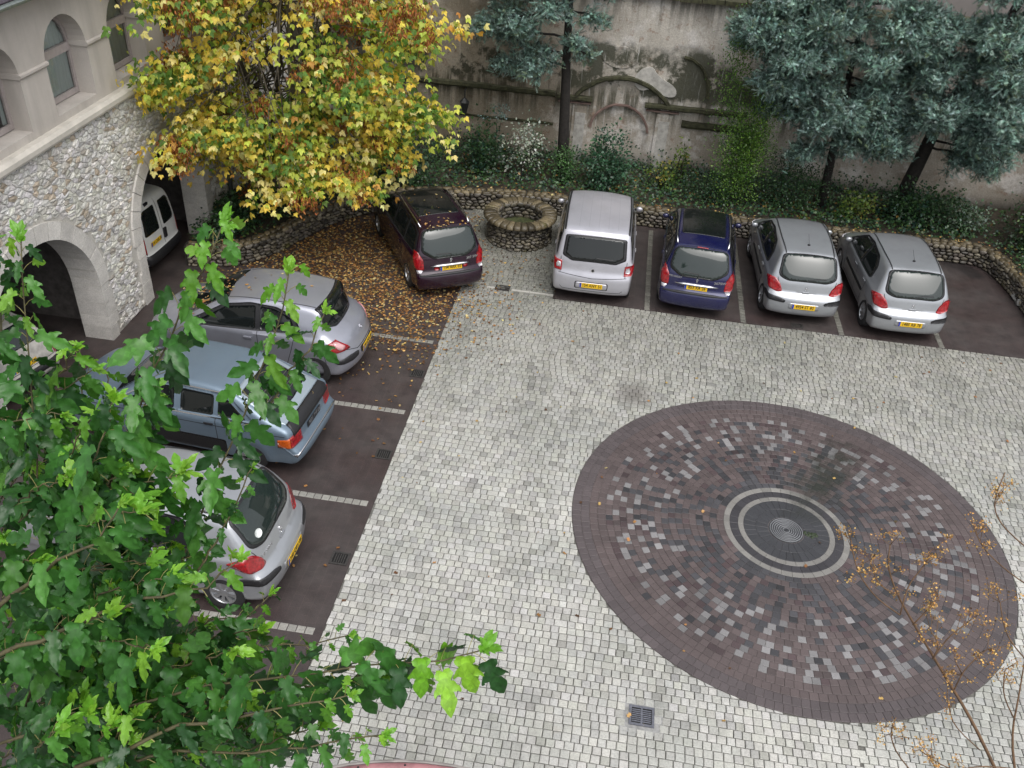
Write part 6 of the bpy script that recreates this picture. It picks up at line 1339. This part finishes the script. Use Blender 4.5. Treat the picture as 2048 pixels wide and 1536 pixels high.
mul = empty('mulberry_tree', tuple(cam_pt(-250, 1900, 4.2)), label='green lobed-leaf tree top close to the viewer, filling the lower left', cat='tree')
mo = np.array(mul.location); stems_mb = MB(); pet = MB(); leaves = []
def spray(pts, d0, d1, size=.15, gap=.055, rad=.010, young=.25, start=.12, dens=1, hang=1.35, shr=.55):
    n = 14; P = np.array(pts, float); L = np.concatenate([[0], np.cumsum(np.hypot(*np.diff(P, axis=0).T))]); tt = np.linspace(0, 1, n); W = []
    for t in tt: W.append(cam_pt(np.interp(t*L[-1], L, P[:, 0]), np.interp(t*L[-1], L, P[:, 1]), d0+(d1-d0)*t))
    W = np.array(W); W[1:-1] += rng.normal(0, .006, (n-2, 3)); stems_mb.tube([tuple(w-mo) for w in W], list(np.linspace(rad, .0028, n)), 5)
    sl = np.concatenate([[0], np.cumsum(np.linalg.norm(np.diff(W, axis=0), axis=1))]); s = start*sl[-1]; k = rng.integers(9)
    while s < sl[-1]:
        t = s/sl[-1]; p = np.array([np.interp(s, sl, W[:, i]) for i in range(3)]); ax = W[min(n-1, int(t*(n-1))+1)]-W[int(t*(n-1))-0 if int(t*(n-1)) < n-1 else n-2]; ax /= np.linalg.norm(ax)+1e-9
        ang = k*2.4; u = np.cross(ax, [0, 0, 1.]); u /= np.linalg.norm(u)+1e-9; v = np.cross(u, ax); out_ = u*math.cos(ang)+v*math.sin(ang)
        pl = rng.uniform(.03, .065)*(size/.15); pd = out_*.8+ax*.5+np.array([0, 0, .25]); pd /= np.linalg.norm(pd); q0 = p+pd*pl
        pet.tube([tuple(p-mo), tuple((p+q0)/2+np.array([0, 0, .006])-mo), tuple(q0-mo)], .0016, 3, cap=False)
        ld = out_*.75+ax*.35+np.array([0, 0, -hang*rng.uniform(.5, 1.3)])+rng.normal(0, .18, 3); upv = np.array([0, -.8, .65])+out_*.3+rng.normal(0, .28, 3)
        sz = size*(1-shr*max(0, (t-.72)/.28))*rng.uniform(.72, 1.15); leaves.append((q0, ld, upv, sz, max(0, (t-.70)/.3) if rng.random() < young+.4*(t > .85) else 0)); s += gap*rng.uniform(.7, 1.3)/dens*(1-.35*t); k += 1
    # tip rosette
    ax = W[-1]-W[-3]; ax /= np.linalg.norm(ax)
    for j in range(4): leaves.append((W[-1], ax+rng.normal(0, .55, 3), np.array([0, -.3, 1.])+rng.normal(0, .3, 3), size*rng.uniform(.30, .55), 1.0))
spray([(110, 1560), (100, 1200), (78, 950), (60, 720), (45, 560), (42, 480)], 4.2, 3.6, .165, .046, .006)
spray([(40, 1450), (160, 1100), (250, 880), (330, 690), (400, 550), (445, 450)], 4.0, 3.25, .185, .038, .007)
spray([(250, 1450), (350, 1150), (430, 960), (490, 820), (550, 670), (578, 545)], 3.9, 3.4, .165, .040, .006)
spray([(520, 840), (570, 760), (620, 690), (650, 625)], 3.6, 3.5, .12, .045, .005)
spray([(390, 1150), (440, 1070), (475, 1000), (505, 935)], 3.7, 3.6, .065, .05, .005)
spray([(-40, 1500), (200, 1430), (420, 1370), (620, 1345), (800, 1330), (905, 1315), (965, 1300)], 3.5, 3.3, .185, .045, .007, hang=1.3, shr=.15)
spray([(-40, 1330), (150, 1250), (300, 1190), (400, 1180), (480, 1120)], 3.2, 3.2, .14, .05)
spray([(-40, 1250), (100, 1130), (200, 1080), (240, 1010)], 3.1, 3.0, .15, .05)
spray([(100, 1560), (350, 1505), (550, 1500), (680, 1485), (765, 1470)], 3.4, 3.3, .115, .045, .008)
spray([(150, 1400), (380, 1330), (520, 1290), (620, 1290), (700, 1270)], 3.8, 3.8, .10, .045, .006)
spray([(300, 1330), (420, 1240), (500, 1230), (540, 1190)], 3.9, 3.9, .10, .045, .005)
spray([(120, 1100), (160, 900), (165, 780), (160, 690)], 4.6, 4.4, .11, .05, .006)
spray([(200, 900), (215, 800), (220, 730)], 4.5, 4.4, .10, .05, .005)
spray([(-60, 1000), (-20, 800), (0, 650), (-10, 480)], 3.8, 3.6, .15, .06)
spray([(150, 1536), (330, 1460), (450, 1440), (600, 1410), (700, 1390)], 3.3, 3.25, .13, .045)
for (x, y, x2, y2) in ((300, 1350, 470, 1300), (280, 1450, 480, 1400), (420, 1440, 600, 1400), (360, 1290, 520, 1260), (450, 1520, 640, 1450), (330, 1540, 520, 1470), (240, 1380, 400, 1250), (560, 1380, 760, 1350), (210, 1060, 300, 780), (150, 1080, 230, 800), (230, 1120, 280, 960), (90, 1000, 190, 830), (60, 880, 150, 700), (10, 1000, 60, 800)):
    d = rng.uniform(3.5, 4.2); spray([(x, y), ((x+x2)/2-8, (y+y2)/2), (x2, y2)], d, d-.2, .172, .05, .004, start=0)
for (x, y) in [(rng.uniform(-80, 210), rng.uniform(960, 1580)) for _ in range(62)]:
    L_ = rng.uniform(110, 190); a = rng.uniform(-1.2, .15); d = rng.uniform(3.3, 4.6); spray([(x, y), (x+L_*.5*math.cos(a), y+L_*.5*math.sin(a)), (x+L_*math.cos(a), y+L_*math.sin(a)+10)], d, d-.15, .178, .052, .004, start=.0)
for (x, y) in [(rng.uniform(-40, 130), rng.uniform(800, 1050)) for _ in range(6)]+[(rng.uniform(180, 480), rng.uniform(1360, 1580)) for _ in range(20)]:
    a = rng.uniform(-1.2, .1); d = rng.uniform(3.6, 4.4); spray([(x, y), (x+70*math.cos(a), y+70*math.sin(a)), (x+150*math.cos(a), y+150*math.sin(a))], d, d, .145, .05, .0035, start=0)
stems_mb.build('stems', M_stem, mul, True); pet.build('leaf_stalks', M_stalk, mul, kind='stuff')
P = np.array([l[0] for l in leaves]); px, zz = project(P); sc_ = np.array([l[3] for l in leaves])/zz; sc_[(px[:, 0] < -20) | (px[:, 1] > 1560) | (px[:, 1] < 0)] = 0
order = np.argsort(-sc_); big = set(order[:300]); buckets = {}
lmesh = {}
for i, (p, ld, up_, sz, yo) in enumerate(leaves):
    k = int(rng.integers(10)); col = np.array(GP[rng.integers(4)])*rng.uniform(.8, 1.2)
    if yo > 0: col = col*(1-yo*.8)+np.array(YL[rng.integers(2)])*yo*.8
    M = rots(1, np.array([ld]), np.array([up_]))[0]*sz
    if i in big:
        ck = (k, int(rng.integers(4)) if yo < .35 else 4+int(rng.integers(2)))
        if ck not in lmesh:
            q = MB(); V, F, C = LV[k]; q.v = [tuple(v) for v in V]; base = (GP+YL)[ck[1]]; q.f = [list(f) for f in F]; q.c = [tuple(min(1, b*c) for b in base) for c in C]; q.m = [0]*len(F); me = q.mesh('leaf'); me.materials.append(M_fore); me.polygons.foreach_set('use_smooth', [True]*len(me.polygons)); lmesh[ck] = me
        o = bpy.data.objects.new('leaf', lmesh[ck]); COL.objects.link(o); o.parent = mul; m4 = Matrix(M.tolist()).to_4x4(); m4.translation = Vector(p-mo); o.matrix_local = m4
    else: buckets.setdefault(k, []).append((M, p-mo, col))
for k, L in buckets.items():
    V, F, C = LV[k]; scatter('leaves', V, F, np.array([l[0] for l in L]), np.array([l[1] for l in L]), np.array([l[2] for l in L]), M_fore, mul, True, kind='stuff')
# --- dry flowering twigs, right
dry = empty('dry_shrub', tuple(cam_pt(2080, 1800, 3.9)), label='bare brown twigs with dried orange-brown seed heads in the lower right', cat='shrub'); do = np.array(dry.location); q = MB(); TT = []
def twig(pts, d0, d1, r0, r1=.0022, head=True, spread=.036, nn=170):
    P = chaikin(np.array(pts, float), 2, False); n = len(P); W = [cam_pt(P[i, 0], P[i, 1], d0+(d1-d0)*i/(n-1)) for i in range(n)]; q.tube([tuple(w-do) for w in W], list(np.linspace(r0, r1, n)), 5)
    if head:
        W = np.array(W); m = max(2, int(n*.45)); 
        for k in range(7):
            i = n-1-int(rng.integers(0, m)); b = W[i]; e = b+rng.normal(0, spread*.75, 3)+(W[-1]-W[-2])/np.linalg.norm(W[-1]-W[-2])*.03; q.tube([tuple(b-do), tuple(e-do)], .0013, 3, cap=False)
            for _ in range(nn//7): TT.append(e+rng.normal(0, spread*.34, 3))
twig([(2010, 1580), (1950, 1450), (1880, 1335), (1820, 1235), (1790, 1180), (1775, 1130), (1780, 1090)], 3.6, 3.4, .0075)
twig([(1800, 1230), (1750, 1195), (1712, 1140), (1702, 1080)], 3.45, 3.4, .003); twig([(1795, 1190), (1755, 1170), (1740, 1120)], 3.45, 3.4, .003)
twig([(1800, 1230), (1815, 1170), (1850, 1130), (1862, 1100)], 3.45, 3.4, .003); twig([(1825, 1250), (1850, 1225), (1878, 1195)], 3.45, 3.4, .003)
twig([(1865, 1318), (1895, 1275), (1935, 1245)], 3.5, 3.45, .003); twig([(1865, 1318), (1880, 1290), (1862, 1262)], 3.5, 3.45, .003)
twig([(1908, 1380), (1930, 1335), (1975, 1298)], 3.5, 3.45, .003); twig([(1925, 1350), (1910, 1320)], 3.5, 3.45, .003)
twig([(2040, 1600), (2020, 1480), (2040, 1380), (2060, 1250)], 3.7, 3.6, .006, head=False)
twig([(2060, 1330), (2010, 1270), (2000, 1205)], 3.6, 3.5, .003, spread=.042, nn=200); twig([(2070, 1180), (2010, 1140), (1960, 1090), (1945, 1045)], 3.6, 3.5, .003, nn=180); twig([(2070, 1110), (2000, 1050), (1985, 1005), (2010, 945)], 3.6, 3.5, .003, nn=180)
twig([(2030, 1440), (2005, 1390), (2010, 1340)], 3.6, 3.5, .003); twig([(1880, 1600), (1800, 1520), (1778, 1470), (1792, 1435)], 3.6, 3.5, .003, nn=150); twig([(1960, 1560), (1880, 1530), (1840, 1500)], 3.6, 3.5, .003, nn=200); twig([(1960, 1500), (1905, 1450), (1895, 1400)], 3.6, 3.5, .0025, nn=90)
twig([(2048, 1540), (1960, 1530), (1900, 1545)], 3.6, 3.5, .003, nn=160)
q.build('twigs', M_twig, dry, True)
TT = np.array(TT); n = len(TT); fl = [(0, 0, 0), (-.5, .5, .1), (0, 1, 0), (.5, .5, .1)], [(0, 1, 2, 3)]
scatter('seed_heads', *fl, rots(n)*rng.uniform(.004, .0105, (n, 1, 1)), TT-do, jitter(pick([(.46, .25, .07), (.58, .37, .13), (.28, .14, .05)], [4, 3, 2], n), .25), M_dry, dry, kind='stuff')
# --- round canopy below the window
cn = empty('round_canopy', (-.78, 1.78, 3.0), label='curved edge of a canopy with a faded pink rim at the bottom of the view', cat='canopy'); Rr = 2.78
q = MB(); q.lathe([(Rr-.06, .0), (Rr-.07, .012), (1.2, .10), (.01, .12)], 72); q.build('roof_sheet', simple('canopy_grey', (.22, .20, .22), .5, .2, 4, .3), cn, True)
q = MB(); q.lathe([(Rr-.07, .014), (Rr-.01, .010), (Rr, -.02), (Rr, -.05), (Rr-.02, -.05)], 72); q.build('rim', simple('faded_pink', (.36, .17, .18), .6, 0, 5, .35), cn, True)
q = MB(); q.lathe([(Rr+.001, .004), (Rr+.03, .0), (Rr+.03, -.03), (Rr, -.03)], 72); q.build('outer_lip', simple('lip_grey', (.36, .33, .31), .6, 0, 6, .3), cn, True)
for k in range(40):
    a = 2*PI*k/40; q = MB(); q.lathe([(.012, 0), (.008, .006), (.001, .008)], 6, 'z'); o = q.build('rivet', M_seam, cn); o.location = ((Rr-.035)*math.cos(a), (Rr-.035)*math.sin(a), .012)
q = MB(); q.tube([(0, -1.2, -3.0), (0, -1.2, .05)], .06, 8); q.build('post', M_black, cn, True)
